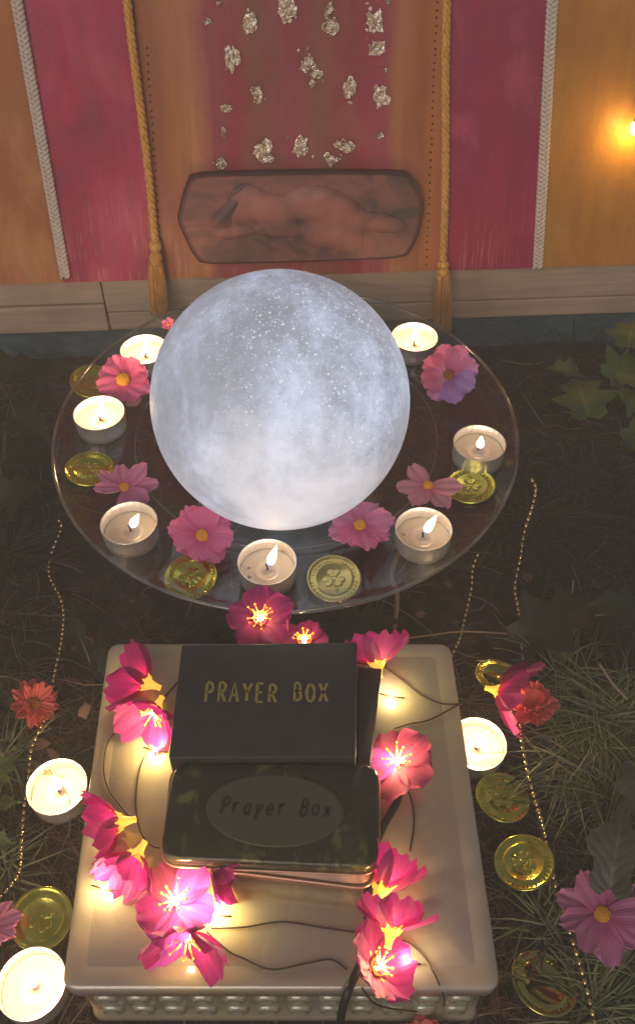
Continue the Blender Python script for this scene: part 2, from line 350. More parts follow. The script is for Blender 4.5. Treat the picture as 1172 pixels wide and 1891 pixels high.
def tinm():
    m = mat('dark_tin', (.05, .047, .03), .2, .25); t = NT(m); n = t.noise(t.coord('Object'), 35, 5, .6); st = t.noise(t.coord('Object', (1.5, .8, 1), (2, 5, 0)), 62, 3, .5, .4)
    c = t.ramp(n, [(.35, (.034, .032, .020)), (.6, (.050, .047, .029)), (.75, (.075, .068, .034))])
    t.link(t.mix(t.ramp(st, [(.57, 0.0), (.68, .8)]), c, (.20, .19, .05)), t.b.inputs['Base Color']); t.link(t.ramp(n, [(.3, .12), (.7, .30)]), t.b.inputs['Roughness']); t.bump(t.noise(t.coord('Object'), 70, 3), .35, .003); return m  # yellow-green dapples: foliage reflections painted into the tin colour
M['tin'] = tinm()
M['tin_oval'] = mat('tin_oval', (.10, .094, .062), .3, .15)
M['ink'] = mat('black_ink', (.022, .021, .018), .5)
M['copper'] = mat('copper_edge', (.52, .30, .22), .3, .7)
M['tin_side'] = mat('tin_side', (.36, .22, .16), .4, .45)
def coinm():
    m = mat('gold_plastic_coin', (.62, .50, .06), .17, .9); t = NT(m); n = t.noise(t.coord('Object'), 130, 3)
    t.link(t.ramp(n, [(.35, (.52, .50, .06)), (.65, (.74, .68, .14))]), t.b.inputs['Base Color']); t.bump(n, .3, .0008); return m
M['coin'] = coinm()
M['bead'] = mat('gold_bead', (.80, .62, .28), .2, .9)

# ------------------------------------------------------------------ ground
gx = [-60, -12, -4, -1.5, -.9] + [-.6 + i * .008 for i in range(151)] + [.9, 1.5, 4, 12, 60]
gy = [-60, -12, -3, -.8, -.2] + [.03 + i * .008 for i in range(106)] + [1.2, 2, 4, 12, 60]
def gh(x, y):
    h = noise.noise(Vector((x * 9, y * 9, 0))) * .006 + noise.noise(Vector((x * 40, y * 40, 3))) * .0035 + noise.noise(Vector((x * 110, y * 110, 5))) * .002
    e = max(abs(x + .02) - .15, abs(y - .23) - .14, 0); k = min(1, e / .05); return h * (0.15 + .85 * k) - .004 * (1 - k) - .003
vs = [(x, y, gh(x, y) if abs(x) < .7 and -.1 < y < .95 else -.003) for y in gy for x in gx]
n = len(gx); fs = [(j * n + i, j * n + i + 1, (j + 1) * n + i + 1, (j + 1) * n + i) for j in range(len(gy) - 1) for i in range(n - 1)]
tag(part('ground', vs, fs, M['soil']), kind='structure')

# ------------------------------------------------------------------ painted board and low plank wall
YAW, LEAN = R(3.1), R(15)
W0 = Vector((0, .727, .096))
BM = Matrix.Translation(W0) @ Matrix.Rotation(YAW, 4, 'Z') @ Matrix.Rotation(-LEAN, 4, 'X')
BI = BM.inverted(); BROT = (BM.to_3x3()).to_euler()
VM = Matrix.Translation(W0) @ Matrix.Rotation(YAW, 4, 'Z'); VI = VM.inverted(); VROT = VM.to_3x3().to_euler()
def onboard(px, py, off=0.0, I=BI):
    o = I @ CAM; d = I.to_3x3() @ ray(px, py); t = (-off - o.y) / d.y; return o + d * t   # local point, y = -off
def edge(p, q):
    a, b = onboard(*p), onboard(*q); s = (a.x - b.x) / (a.z - b.z); return lambda z: b.x + (z - b.z) * s
e1, e2, e3, e4 = edge((42, 0), (118, 512)), edge((245, 0), (287, 470)), edge((826, 0), (812, 490)), edge((1016, 0), (990, 495))
board = thing('painted_board', 'tall board painted in crimson, orange and gold stripes behind the moon lamp', 'painted board', W0, BROT)
HB = .42
def panel(a, b, m, proud=0.0):
    g = .0004; vs = []
    for y in (-.0 - proud, .008):
        for z in (0, HB): vs += [(a(z) + g, y, z), (b(z) - g, y, z)]
    return part('painted_panel', vs, [(0, 1, 3, 2), (5, 4, 6, 7), (0, 4, 5, 1), (2, 3, 7, 6), (0, 2, 6, 4), (1, 5, 7, 3)], m, board, smooth=False)
panel(lambda z: -.55, e1, M['orange']); panel(e1, e2, M['crimson'], .0006); panel(e3, e4, M['crimson_b'], .0006); panel(e4, lambda z: .55, M['gold'])
uL, uR = onboard(300, 250).x, onboard(810, 250).x
RED, REDB = (.30, .012, .030), (.21, .058, .022)
M['centre'] = paint('centre_paint', None, (.24, .055, .03), (.36, .10, .08), (.58, .26, .14), 9.4,
    (uL, uR, [(0, ORGD), (.12, ORGL), (.175, (.30, .035, .055)), (.26, RED), (.36, REDB), (.47, (.30, .02, .06)), (.56, REDB), (.70, RED), (.80, (.36, .025, .075)), (.845, (.42, .15, .05)), (.93, ORGD), (1, ORG)]))
panel(e2, e3, M['centre'])
mb = MB()
for p, q, k in (((272, 90), (300, 500), 30), ((806, 5), (787, 490), 36)):
    for i in range(k):
        t = i / (k - 1); c = onboard(p[0] + (q[0] - p[0]) * t + rnd.uniform(-1, 1), p[1] + (q[1] - p[1]) * t + rnd.uniform(-2, 2)); r = .0009
        vs, fs = lathe([(1e-5, .0005), (r, .0004), (r, -.0002)], 8); mb.add([c + Vector((v[0], -v[2] , v[1])) for v in vs], fs)
tag(mb.build('pinholes', M['pin'], board), kind='stuff')
FL = [(460, 45, 19, 24, 1), (533, 18, 22, 26, 2), (606, 22, 12, 18, 2), (608, 50, 20, 20, 2), (689, 30, 18, 24, 1), (695, 92, 16, 20, 2), (432, 112, 16, 27, 1), (566, 116, 15, 20, 2),
      (585, 132, 16, 14, 2), (577, 150, 10, 12, 1), (648, 158, 14, 24, 2), (703, 180, 21, 24, 1), (473, 170, 14, 15, 2), (480, 185, 12, 12, 1), (422, 202, 15, 11, 1), (411, 239, 7, 14, 1),
      (700, 252, 9, 8, 1), (489, 278, 19, 19, 1), (490, 295, 17, 13, 2), (553, 268, 20, 22, 2), (634, 272, 20, 15, 2), (610, 292, 16, 12, 1), (409, 298, 12, 15, 2), (381, 42, 10, 7, 1), (403, 6, 9, 6, 1), (716, 6, 6, 6, 1)]
for i, (px, py, w, h, lob) in enumerate(FL):
    c = onboard(px, py, .0005); k = .92 * (depth(BM @ c)) / FPX; mb = MB(); r2 = random.Random(i)
    for l in range(lob * 2 + 5):
        big = l < lob + 1
        ox, oz = (r2.uniform(-.45, .45) * w * k, r2.uniform(-.45, .45) * h * k) if big else (r2.gauss(0, .55) * w * k, r2.gauss(0, .6) * h * k)
        s = r2.uniform(.55, .8) if big else r2.uniform(.10, .24)
        N = 13 if big else 7; rings = ((1, .3), (2, .6), (3, .85), (4, 1.0)) if big else ((1, .55), (2, 1.0)); nr_ = len(rings); y0 = -.0003 * l * (1 if big else .2)
        vs = [(ox, y0 - r2.uniform(.0005, .002), oz)]
        for ring, rr in rings:
            for a in range(N):
                q = rr * s * (r2.uniform(.35, 1.35) if ring == nr_ else r2.uniform(.8, 1.2)); an = 2 * math.pi * (a + r2.uniform(-.3, .3)) / N
                vs.append((ox + math.cos(an) * q * w * k, y0 - (r2.uniform(.0002, .0026 if big else .0012) if ring < nr_ else r2.uniform(0, .0022)), oz + math.sin(an) * q * h * k))
        fs = [(0, 1 + a, 1 + (a + 1) % N) for a in range(N)]
        for ring in range(nr_ - 1):
            b0, b1 = 1 + ring * N, 1 + (ring + 1) * N
            for a in range(N): fs += [(b0 + a, b1 + a, b1 + (a + 1) % N), (b0 + a, b1 + (a + 1) % N, b0 + (a + 1) % N)]
        mb.add(vs, fs)
    o = part('foil_flake', mb.v, mb.f, M['foil'], board, smooth=False, loc=c)
# plaque with the reclining figure
pq = thing('hanging_plaque', 'dark brown six sided plaque with a reclining sleeping figure on the board', 'plaque', BM @ onboard(553, 470), BROT)
PQI = (Matrix.Translation(BM @ onboard(553, 470)) @ BM.to_3x3().to_4x4()).inverted()
def onpq(px, py, off): return PQI @ (BM @ onboard(px, py, off))
outl = [(352, 316), (545, 311), (748, 312), (768, 335), (781, 376), (770, 430), (748, 470), (560, 478), (372, 482), (352, 455), (328, 400), (336, 360)]
_o = [Vector((x, y, 0)) for x, y in outl]
for _ in range(2): _o = [p * .88 + q * .12 if k == 0 else p * .12 + q * .88 for p, q in zip(_o, _o[1:] + _o[:1]) for k in (0, 1)]
ring0 = [onpq(p.x, p.y, .0) for p in _o]; cen = sum(ring0, Vector()) / len(ring0)
def rg(s, y): return [Vector((cen.x + (p.x - cen.x) * s, -y, cen.z + (p.z - cen.z) * (s if s == 1 else s - .02 * (s < .99)))) for p in ring0]
vs, fs = loft([rg(1, .0005), rg(1, .009), rg(.985, .011)]); part('plaque_edge', vs, fs, M['plaque_edge'], pq, smooth=False)
vs, fs = loft([rg(.972, .0105), rg(.968, .0122), rg(.955, .013)]); part('plaque_face', vs, fs, M['plaque'], pq, smooth=False)
def relief(name, blobs, m, base, amp, x0, x1, y0, y1, step=3.0, thr=.30):
    nx, ny = int((x1 - x0) / step), int((y1 - y0) / step); H = {}; vs = []; idx = {}; fs = []; uvh = []
    def f(x, y):
        s = 0
        for bx, by, rx, ry, an, h in blobs:
            c, q = math.cos(R(an)), math.sin(R(an)); dx, dy = x - bx, y - by; u, v = (dx * c + dy * q) / rx, (-dx * q + dy * c) / ry; k = u * u + v * v
            if k < 1.6: s += (h * (1 - k / 1.6) ** 2) ** 2.0
        return max(0, s ** .5 * (1 + .3 * noise.noise((x * .03, y * .03, 1))) - .10)
    for j in range(ny + 1):
        for i in range(nx + 1):
            x, y = x0 + i * step, y0 + j * step; h = f(x, y)
            H[i, j] = h
    for (i, j), h in H.items():
        if any(H.get((i + a, j + b), 0) > .01 for a in (-1, 0, 1) for b in (-1, 0, 1)):
            idx[i, j] = len(vs); s = max(0, h) ** .8; uvh.append((min(1, max(0, h)), 0)); vs.append(onpq(x0 + i * step, y0 + j * step, base + amp * s - (.0015 if h <= .01 else 0)))
    for (i, j) in idx:
        q = [(i, j), (i, j + 1), (i + 1, j + 1), (i + 1, j)]
        if all(c in idx for c in q): fs.append(tuple(idx[c] for c in q))
    o = part(name, vs, fs, m, pq, uvs=uvh); return o
relief('reclining_figure', [(462, 375, 42, 34, 30, .8), (445, 395, 30, 25, 0, .55), (505, 390, 50, 34, 10, .8), (585, 380, 62, 38, 5, 1), (625, 392, 60, 34, 25, .9), (690, 410, 70, 22, 8, .5), (600, 432, 48, 30, 0, .75),
    (640, 440, 34, 38, -20, .6), (430, 430, 55, 14, -4, .35), (520, 425, 60, 20, 0, .35)], M['figure'], .0128, .0042, 335, 770, 325, 470)
relief('dark_hair', [(420, 390, 42, 15, -42, .8), (412, 405, 22, 18, 10, .6), (440, 352, 26, 9, -38, .4)], M['figure_dark'], .0129, .0044, 340, 480, 330, 470)

# twisted cords and tassels
def rope(top, bot, sk0, sk1, label):
    a = onboard(*top, .006); b = onboard(*bot, .006); d = (a - b).normalized(); a = a + d * .06
    base = BM @ onboard(*sk1, .006); t = thing('tassel_cord', label, 'tassel cord', base, group='gold tassel cords'); IV = Matrix.Translation(-base)
    L = (a - b).length; side = Vector((d.z, 0, -d.x)); nrm = Vector((0, -1, 0)); rs = .00205; n = int(L / .0011)
    for s in range(3):
        pts = []
        for i in range(n + 1):
            z = i * L / n; an = z / .0165 * 2 * math.pi + s * 2.0944; w = side * (.0009 * math.sin(z * 26))
            pts.append(IV @ (BM @ (b + d * z + w + (side * math.cos(an) + nrm * math.sin(an)) * .0017)))
        vs, fs = tube(pts, rs, 7); part('strand', vs, fs, M['rope'], t)
    k0 = BM @ b; k1 = VM @ onboard(*sk0, .0125, VI); k2 = VM @ onboard(*sk1, .0125, VI)
    vs, fs = lathe([(.0035, .004), (.0052, .002), (.0058, -.001), (.005, -.004), (.0036, -.0055), (.0052, -.0075), (.006, -.011), (.005, -.0145), (.0058, -.0155), (.0058, -.0175), (.005, -.0185)], 20)
    ax = (k0 - k1).normalized(); q = ax.to_track_quat('Z', 'Y').to_matrix(); s = (k0 - k1).length / .017
    part('knot', [q @ (Vector(v) * Vector((1, 1, 1)).x * 1 + Vector((0, 0, v[2] * (s - 1)))) + (k0 - base) for v in vs], fs, M['rope'], t)
    mb = MB(); r2 = random.Random(3)
    for i in range(230):
        an, rr = r2.uniform(0, 6.283), math.sqrt(r2.random()); o0 = Vector((math.cos(an), math.sin(an) * .8, 0)) * rr
        p0 = k1 + o0 * .0062 + Vector((0, 0, .004)); p2 = k2 + Vector((o0.x * .0086, o0.y * .005, r2.uniform(-.003, .002))); p1 = (p0 + p2) / 2 + o0 * .0016
        mb.add(*tube([p - base for p in spline([p0, p1, p2], 4)], .00048, 4))
    tag(mb.build('fringe', M['tassel'], t), kind='stuff')
rope((237, 0), (287, 452), (288, 492), (295, 578), 'twisted gold cord with tassel hanging over the left candle end of the plate')
rope((826, 0), (817, 488), (817, 512), (816, 606), 'twisted gold cord with tassel hanging behind the right rear candle')
# flat ivory braids
def gimp(top, bot, label):
    a, b = onboard(*top, .0012), onboard(*bot, .0012); d = (a - b).normalized(); a = a + d * .06; side = Vector((d.z, 0, -d.x)); L = (a - b).length
    base = BM @ b; t = thing('braid_trim', label, 'braid trim', base, BROT, group='ivory braids glued on the board'); n = int(L / .0011)
    for s in range(3):
        pts = []
        for i in range(n + 1):
            z = i * L / n; ph = z / .0115 * 2 * math.pi + s * 2.0944; pts.append(d * z + side * (.0036 * math.sin(ph)) + Vector((0, -.0018 - .0010 * math.sin(2 * ph), 0)))
        vs, fs = tube(pts, .00155, 7); part('strand', vs, fs, M['braid'], t)
gimp((32, 0), (122, 512), 'ivory braid on the left between orange and crimson paint'); gimp((1018, 0), (991, 494), 'ivory braid on the right between crimson and gold paint')
# plank wall below
wall = thing('plank_wall', 'low weathered plank wall with dark concrete footing behind the glass plate', 'wall', Vector((W0.x, W0.y, 0)), VROT)
def zat(px, py): return onboard(px, py, -.004, VI).z + W0.z
xj, xk = onboard(195, 570, -.004, VI).x, onboard(905, 555, -.004, VI).x
za, zb, zc = zat(100, 567), zat(350, 575), zat(400, 606)
def plank(x0, x1, z0, z1, y): vs, fs = box(x0, x1, y, .05, z0, z1); o = part('plank', vs, fs, M['wood'], wall, smooth=False); md = o.modifiers.new('bevel', 'BEVEL'); md.width = .0015; md.segments = 2
plank(-.75, xj - .0006, za + .0008, .115, .0060); plank(xj + .0006, .75, zb + .0008, .115, .0052)
plank(-.75, xj - .0006, zc, za - .0008, .0052); plank(xj + .0006, .75, zc, zb - .0008, .0062)
vs, fs = box(-.75, .75, .014, .06, -.05, zc - .0025); part('footing', vs, fs, M['footing'], wall, smooth=False)

# ------------------------------------------------------------------ glass plate on its foot
PC = onz(527, 0, 0); PC = Vector(((527 - 586) * .70 / 1700 + .0, .525, 0)); PR = .1775
ZR = .089
plate = thing('glass_plate', 'large round clear glass plate with raised rim carrying the glowing moon lamp', 'plate', PC)
top = [(1e-4, .0800), (.100, .0800), (.1085, .0806), (.1135, .0835), (.1175, .0872), (.1215, .0884), (.128, ZR - .0003), (.150, ZR + .0003), (.164, ZR + .0018), (.172, ZR + .0045), (.1765, ZR + .007), (PR, ZR + .0078)]
bot = [(PR + .0012, ZR + .0070), (PR + .0006, ZR + .0050), (.173, ZR + .0010), (.165, ZR - .0018), (.150, ZR - .0034), (.128, ZR - .0040), (.1225, ZR - .005), (.1185, ZR - .0085), (.1145, .0790), (.108, .0768), (.100, .0765), (1e-4, .0765)]
vs, fs = lathe(top + bot, 160); part('dish', vs, fs, M['glass'], plate)
def torus(rad, z, r): return lathe([(rad + r * math.cos(2 * math.pi * k / 10), z + r * math.sin(2 * math.pi * k / 10)) for k in range(10)], 160, True)
part('rim', *torus(PR + .0004, ZR + .0072, .0013), M['glass_edge'], plate)
part('well_edge', *torus(.1176, ZR - .0016, .0007), M['glass_edge'], plate)
vs, fs = lathe([(.058, .0745), (.058, .0765), (.024, .0700), (.020, .055), (.020, .03), (.026, .018), (.075, .006), (.080, .003), (.080, .0), (.074, .0), (.05, .008), (1e-4, .010)], 96)
part('foot', vs, fs, M['glass'], plate)
# ------------------------------------------------------------------ moon lamp
Rm = .085
for _ in range(12):
    zc_ = .0803 + Rm; c = onz(518, 742, zc_); Rm = 241.5 / math.sqrt(FPX ** 2 + 241.5 ** 2) * (c - CAM).length * .985
MC = onz(518, 742, .0803 + Rm)
vs, fs = lathe([(max(1e-5, math.sin(math.pi * i / 96)) * Rm, -math.cos(math.pi * i / 96) * Rm) for i in range(97)], 160)
tag(part('moon_lamp', vs, fs, M['moon'], loc=MC), 'glowing round moon lamp with cratered grey white shell on the glass plate', 'lamp')

# ------------------------------------------------------------------ tealights
def point(parent, loc, power, col, r=.003):
    l = bpy.data.lights.new('glow', 'POINT'); l.energy = power; l.color = col; l.shadow_soft_size = r
    o = bpy.data.objects.new('glow', l); COL.objects.link(o); o.parent = parent; o.location = loc; return o
RC, HC = .0192, .0165
def crimp(vf): return [Vector((v[0] * (1 + .010 * math.cos(24 * math.atan2(v[1], v[0]) )), v[1] * (1 + .010 * math.cos(24 * math.atan2(v[1], v[0]))), v[2])) if .002 < v[2] < HC - .0012 and math.hypot(v[0], v[1]) > .018 else v for v in vf[0]], vf[1]
cup_me = mesh('cup', *crimp(lathe([(1e-4, .0), (RC - .0012, .0), (RC - .0004, .0008), (RC, .006), (RC, HC - .0008), (RC + .0006, HC), (RC + .0003, HC + .0004), (RC - .0003, HC - .0002), (RC - .0006, .006), (RC - .001, .0012), (1e-4, .0012)], 144)), M['alu'])
wax_me = mesh('wax', *lathe([(RC - .0008, .0015), (RC - .0007, .0078), (RC - .0014, .0070), (.013, .0066), (.0088, .0067), (.0078, .0075), (.0064, .0066), (.003, .0066), (.0022, .0076), (.001, .0080), (1e-4, .0080)], 48), M['wax'])
wick_me = mesh('wick', *tube([(0, 0, .007), (.0002, 0, .0105), (.0010, .0003, .0132)], .0006, 6), M['wick'])
fl_prof = [(1e-5, 0), (.0013, .001), (.0021, .003), (.0024, .0052), (.0021, .0078), (.0014, .0105), (.0007, .013), (1e-5, .0150)]
fl_me = mesh('flame', *lathe(fl_prof, 20), M['flame'])
bead_me = mesh('wax_bubble', *ball((0, 0, 0), .0011, 8, 6), M['wax'])
WARM = (1.0, .62, .30)
def tealight(px, py, z, label, group, power, fscale=1.0, lean=(.2, .15), bubbles=0):
    p = onz(px, py, z + HC); t = thing('tealight', label, 'candle', (p.x, p.y, z), group=group)
    link('cup', cup_me, t, None, (0, 0, px)); w_ = link('wax', wax_me, t, None, (0, 0, py)); w_.scale = (1, 1, .9 + .25 * ((px * 7 + py * 3) % 10) / 10); link('wick', wick_me, t, None, (0, 0, px * 1.7))
    f = link('flame', fl_me, t, (.0007, .0002, .0108), (-lean[1], lean[0], 0)); f.scale = (1.25, 1.25, 1.0 * fscale)
    for k in range(bubbles):
        a = k * 2.3 + px; link('wax_bubble', bead_me, t, (math.cos(a) * .0125, math.sin(a) * .0125, .0070))
    point(t, (.0007 + .008 * lean[0], .0002 + .008 * lean[1], .0215), power, WARM, .004); return t
GP, GG = 'lit tealights on the glass plate', 'lit tealights on the ground'
tealight(266, 645, ZR, 'lit tealight between the pink flower and upper left of moon lamp', GP, .16, 1.15, (.2, .1))
tealight(183, 762, ZR, 'lit tealight directly below the pink flower at the plate left', GP, .15, 1.15, (.15, .1))
tealight(238, 965, ZR, 'lit tealight in front of the pale eight petal flower', GP, .008, 1.0, (.5, .1), 2)
tealight(493, 1037, ZR, 'lit tealight at the very front of the plate below the moon', GP, .010, 1.25, (.35, .25), 4)
tealight(782, 976, ZR, 'lit tealight at front right between two pink flowers', GP, .010, 1.2, (.45, .2), 3)
tealight(885, 818, ZR, 'tealight with small upright flame behind the coin at plate right', GP, .006, .8, (.0, .05), 2)
tealight(765, 622, ZR, 'lit tealight behind the violet flower at the moon rear right', GP, .15, 1.15, (.0, .1))
tealight(105, 1452, .002, 'lit tealight on the soil at the left side of the ceramic block', GG, .17, 1.1, (-.1, .2))
tealight(58, 1816, .002, 'lit tealight on the soil at the front left corner', GG, .17, 1.1, (.05, .1))
tealight(881, 1373, .002, 'lit tealight half hidden behind the right side of the ceramic block', GG, .17, 1.1, (-.05, .1))

# ------------------------------------------------------------------ flowers
def petal_mesh(L, W, cup, seed, notch=.07, ruf=.04, m=None, droop=0.0, nu=8, nv=8, base=.10, power=.75):
    r2 = random.Random(seed); ph = r2.uniform(0, 6); vs, uv, fs = [], [], []
    for j in range(nv + 1):
        v = j / nv
        w = W * .5 * (base + (1 - base) * math.sin(min(1, v * 1.0) ** power * math.pi * .62) / math.sin(math.pi * .5)) * (1 if v < .8 else 1 - .9 * ((v - .8) / .2) ** 2 * .32)
        for i in range(nu + 1):
            u = -1 + 2 * i / nu; ln = 1 - .16 * abs(u) ** 2.2 * v + notch * math.cos(u * 3 * math.pi) * max(0, v - .75) * 2 * (.6 + .8 * r2.random())
            y = L * v * ln
            z = L * (cup * v ** 1.4 - droop * v ** 3) + L * .05 * abs(u) * v + ruf * L * math.sin(u * 7 + ph) * v + .018 * L * math.cos(u * 15) * v
            vs.append((w * u, y, z)); uv.append((i / nu, v))
    for j in range(nv):
        for i in range(nu): fs.append((j * (nu + 1) + i, j * (nu + 1) + i + 1, (j + 1) * (nu + 1) + i + 1, (j + 1) * (nu + 1) + i))
    return mesh('petal', vs, fs, m, True, uv)
def orient(nrm, spin): 
    q = Vector(nrm).normalized().to_track_quat('Z', 'Y').to_matrix() @ Matrix.Rotation(spin, 3, 'Z'); return q.to_euler()
def disc_mesh(r, m):
    mb = MB(); mb.add(*lathe([(r, -.0005), (r * .95, r * .25), (r * .6, r * .5), (1e-5, r * .55)], 16))
    for i in range(46):
        rr = math.sqrt((i + .5) / 46) * r * .98; a = i * 2.39996; mb.add(*ball((rr * math.cos(a), rr * math.sin(a), r * (.5 - .3 * (rr / r) ** 2)), r * .14, 5, 4, (1, 1, 1.5)))
    return mesh('flower_centre', mb.v, mb.f, m)
def blossom(name, px, py, rpx, z, label, cat, n, mats, nrm=(0, -.3, 1), spin=0.0, cup=.12, ratio=.75, dr=.2, dm='disc', group=None, layers=1, gaps=None, notch=.07, ruf=.06, stem=None, jit=.08, power=.75, sizes=None):
    p = onz(px, py, z); L = rpx * mpp(p); t = thing(name, label, cat, p, orient(nrm, spin), group); r2 = random.Random(int(px * 7 + py))
    for ly in range(layers):
        pm = [petal_mesh(L * (1 - .22 * ly), L * ratio * (1 - .18 * ly), cup + .28 * ly, k + int(px), notch, ruf, m, power=power) for k, m in enumerate(mats * (3 // len(mats) if len(mats) < 3 else 1) or mats)]
        for i in range(n):
            if gaps and i in gaps and ly == 0: continue
            a = 2 * math.pi * (i + .5 * ly) / n + r2.uniform(-jit, jit)
            o = link('petal', pm[(i * 5 + ly) % len(pm)] if len(mats) == 1 else pm[int(i * len(pm) / n)], t, (0, 0, .0004 * (i % 3) + .0015 * ly), (r2.uniform(-.16, .22), r2.uniform(-.18, .18), a))
            s = r2.uniform(.92, 1.06) * (sizes[i % len(sizes)] if sizes else 1); o.scale = (r2.uniform(.94, 1.06), s, 1)
    link('flower_centre', disc_mesh(L * dr, M[dm]), t, (0, 0, .0012))
    if stem:
        q = Matrix.Rotation(0, 3, 'Z'); part('stem', *tube(spline([(0, 0, -.0008), (stem[0] * .4, stem[1] * .4, -.004), (stem[0], stem[1], -.003)], 5), .0007, 6), M['stem'], t)
    return t
FG = 'cosmos flowers laid on the glass plate'
Z1 = ZR + .008
blossom('cosmos_flower', 228, 702, 52, Z1 + .006, 'hot pink cosmos flower behind the candle at plate left', 'flower', 8, [M['p_hot']], (.05, -.45, 1), .3, .05, .86, .24, group=FG)
blossom('cosmos_flower', 231, 902, 60, Z1, 'pale pink cosmos with separate narrow petals lying beside a coin', 'flower', 8, [M['p_mid']], (0, -.1, 1), .2, .06, .56, .15, group=FG, gaps=(3,))
blossom('cosmos_flower', 372, 990, 60, Z1 + .004, 'full round hot pink cosmos in front of the moon lamp left side', 'flower', 8, [M['p_hot']], (.28, -.45, 1), .1, .16, .95, .2, group=FG)
blossom('cosmos_flower', 664, 972, 63, Z1 + .002, 'frilly pink cosmos lying at the moon lamp front right', 'flower', 8, [M['p_mid'], M['p_hot'], M['p_mid']], (.0, -.05, 1), .25, .06, .85, .18, group=FG, notch=.1)
blossom('cosmos_flower', 790, 898, 60, Z1 + .002, 'light pink flower with five open petals overlapping a coin', 'flower', 6, [M['p_pale']], (0, -.15, 1), .55, .08, .66, .15, group=FG, gaps=(5,), notch=.02, jit=.15)
blossom('cosmos_flower', 828, 692, 57, Z1 + .014, 'violet and pink striped cosmos propped up at the plate right', 'flower', 8, [M['p_viol'], M['p_lilac'], M['p_mauve'], M['p_variegated'], M['p_variegated'], M['p_variegated'], M['p_lilac'], M['p_viol']], (-.15, -.75, .8), -1.95, .18, .9, .18, 'disc_dark', group=FG)
blossom('pink_bud', 312, 600, 13, Z1 + .006, 'tiny hot pink bud peeking out behind the moon lamp', 'flower', 6, [M['p_hot']], (-.1, -.6, .8), .2, .4, .8, .2, stem=(-.012, .008))
GZ = .012
blossom('zinnia_flower', 62, 1300, 48, .020, 'coral flower facing right on the grass at the left edge', 'flower', 11, [M['p_coral']], (.62, -.1, .75), .0, .10, .46, .32, 'disc_dark', layers=2, notch=.03)
blossom('ruffled_flower', 985, 1306, 44, .022, 'ruffled coral flower with yellow heart against a magenta silk flower', 'flower', 9, [M['p_coral']], (-.25, .05, .95), .0, .22, .85, .2, layers=3, ruf=.1, notch=.1)
blossom('cosmos_flower', 1110, 1690, 86, .026, 'large mauve pink cosmos on the grass near the lower right corner', 'flower', 9, [M['p_mauve']], (-.1, -.05, 1), .1, .06, .62, .17, group='cosmos flowers on the ground', notch=.1)
blossom('cosmos_flower', -12, 1712, 55, .018, 'pink cosmos cut off by the left edge above a candle', 'flower', 8, [M['p_mid']], (0, 0, 1), .3, .05, .6, .16, group='cosmos flowers on the ground')
blossom('ruffled_flower', 783, 1925, 44, .012, 'coral pink flower mostly below the bottom edge at the block front', 'flower', 8, [M['p_coral']], (0, 0, 1), .2, .15, .8, .2, layers=2)
for px, py, rp, sp, z, lb in ((258, 732, 34, 2.6, ZR + .0035, 'pale loose petal under the hot pink flower'), (203, 812, 26, .6, ZR + .0015, 'pale petal shape imitating a reflection behind a gold coin at left'), (497, 1098, 24, 3.5, ZR + .0015, 'pale petal shape imitating a reflection under the front candle')):  # first is a real petal; the other two are reflections modelled as petals
    p = onz(px, py, z); L = rp * mpp(p); me = petal_mesh(L, L * .75, .04, int(px), .02, .02, M['p_blush'], base=.35)
    o = link('petal_or_reflection', me, None, p, (0, 0, sp)); tag(o, lb, 'petal', 'loose petal and petal-shaped reflections on the plate')

# silk flower lights
SG = 'magenta silk flower lights'
PZ = .080
def silk(px, py, rpx, z, label, axis, mats=None, spin=0.0, n=5, cup=.55, open_=False, power=.03, tail=True):
    p = onz(px, py, z); L = 1.18 * rpx * mpp(p) / math.sqrt(1 + cup * cup * .8); ax = Vector((axis[0], -axis[1], axis[2])); t = thing('silk_flower_light', label, 'flower light', p, orient(ax, spin), SG)
    mats = mats or [M['p_silk']]; r2 = random.Random(int(px + py))
    pms = [petal_mesh(L, L * (1.0 if open_ else 1.2), cup, int(px) + k, .03, .085, m, .12 if open_ else .0, power=.8, base=.14) for k, m in enumerate(mats)]
    for i in range(n):
        o = link('petal', pms[i % len(pms)], t, (0, 0, .0004 * (i % 3)), (r2.uniform(-.2, .15), r2.uniform(-.12, .12), 2 * math.pi * i / n + r2.uniform(-.12, .12))); o.scale = (r2.uniform(.9, 1.1), r2.uniform(.9, 1.1), 1)
    if tail:
        vs, fs = lathe([(.0046, .0028), (.0037, -.001), (.0024, -.004), (.0017, -.0070), (.0019, -.0088), (1e-5, -.0091)], 14); part('calyx', vs, fs, M['calyx'], t)
        for k in range(5):
            a = k * 1.2566 + .6; q = Matrix.Rotation(a, 3, 'Z'); part('sepal', [q @ Vector(v) for v in ((-.0012, .0022, -.0015), (.0012, .0022, -.0015), (.0004, .008, .0016 + cup * .004), (-.0004, .008, .0016 + cup * .004), (0, .0045, -.0016))], [(0, 1, 4), (1, 2, 4), (2, 3, 4), (3, 0, 4)], M['calyx'], t)
    for k in range(9):
        a = k * 2.4; d = Vector((math.cos(a), math.sin(a), 0)); h = L * r2.uniform(.38, .52); mb = MB()
        mb.add(*tube([d * .001, d * (h * .35) + Vector((0, 0, h * .55)), d * (h * .75) + Vector((0, 0, h * .8))], .00042, 5)).add(*ball(d * (h * .77) + Vector((0, 0, h * .81)), .0008, 6, 4)); mb.build('stamen', M['stamen'], t)
    vs, fs = ball((0, 0, .002), .0019, 12, 8, (1, 1, 1.4)); part('bulb', vs, fs, M['bulb'], t)
    point(t, (0, 0, .0065), power * 1.5, (1, .66, .30), .0022)
LZ = PZ + .0125
silk(482, 1143, 58, .104, 'magenta silk flower light standing up behind the black box top edge', (-.1, .25, .95), spin=.5, cup=.2, open_=True, power=.010)
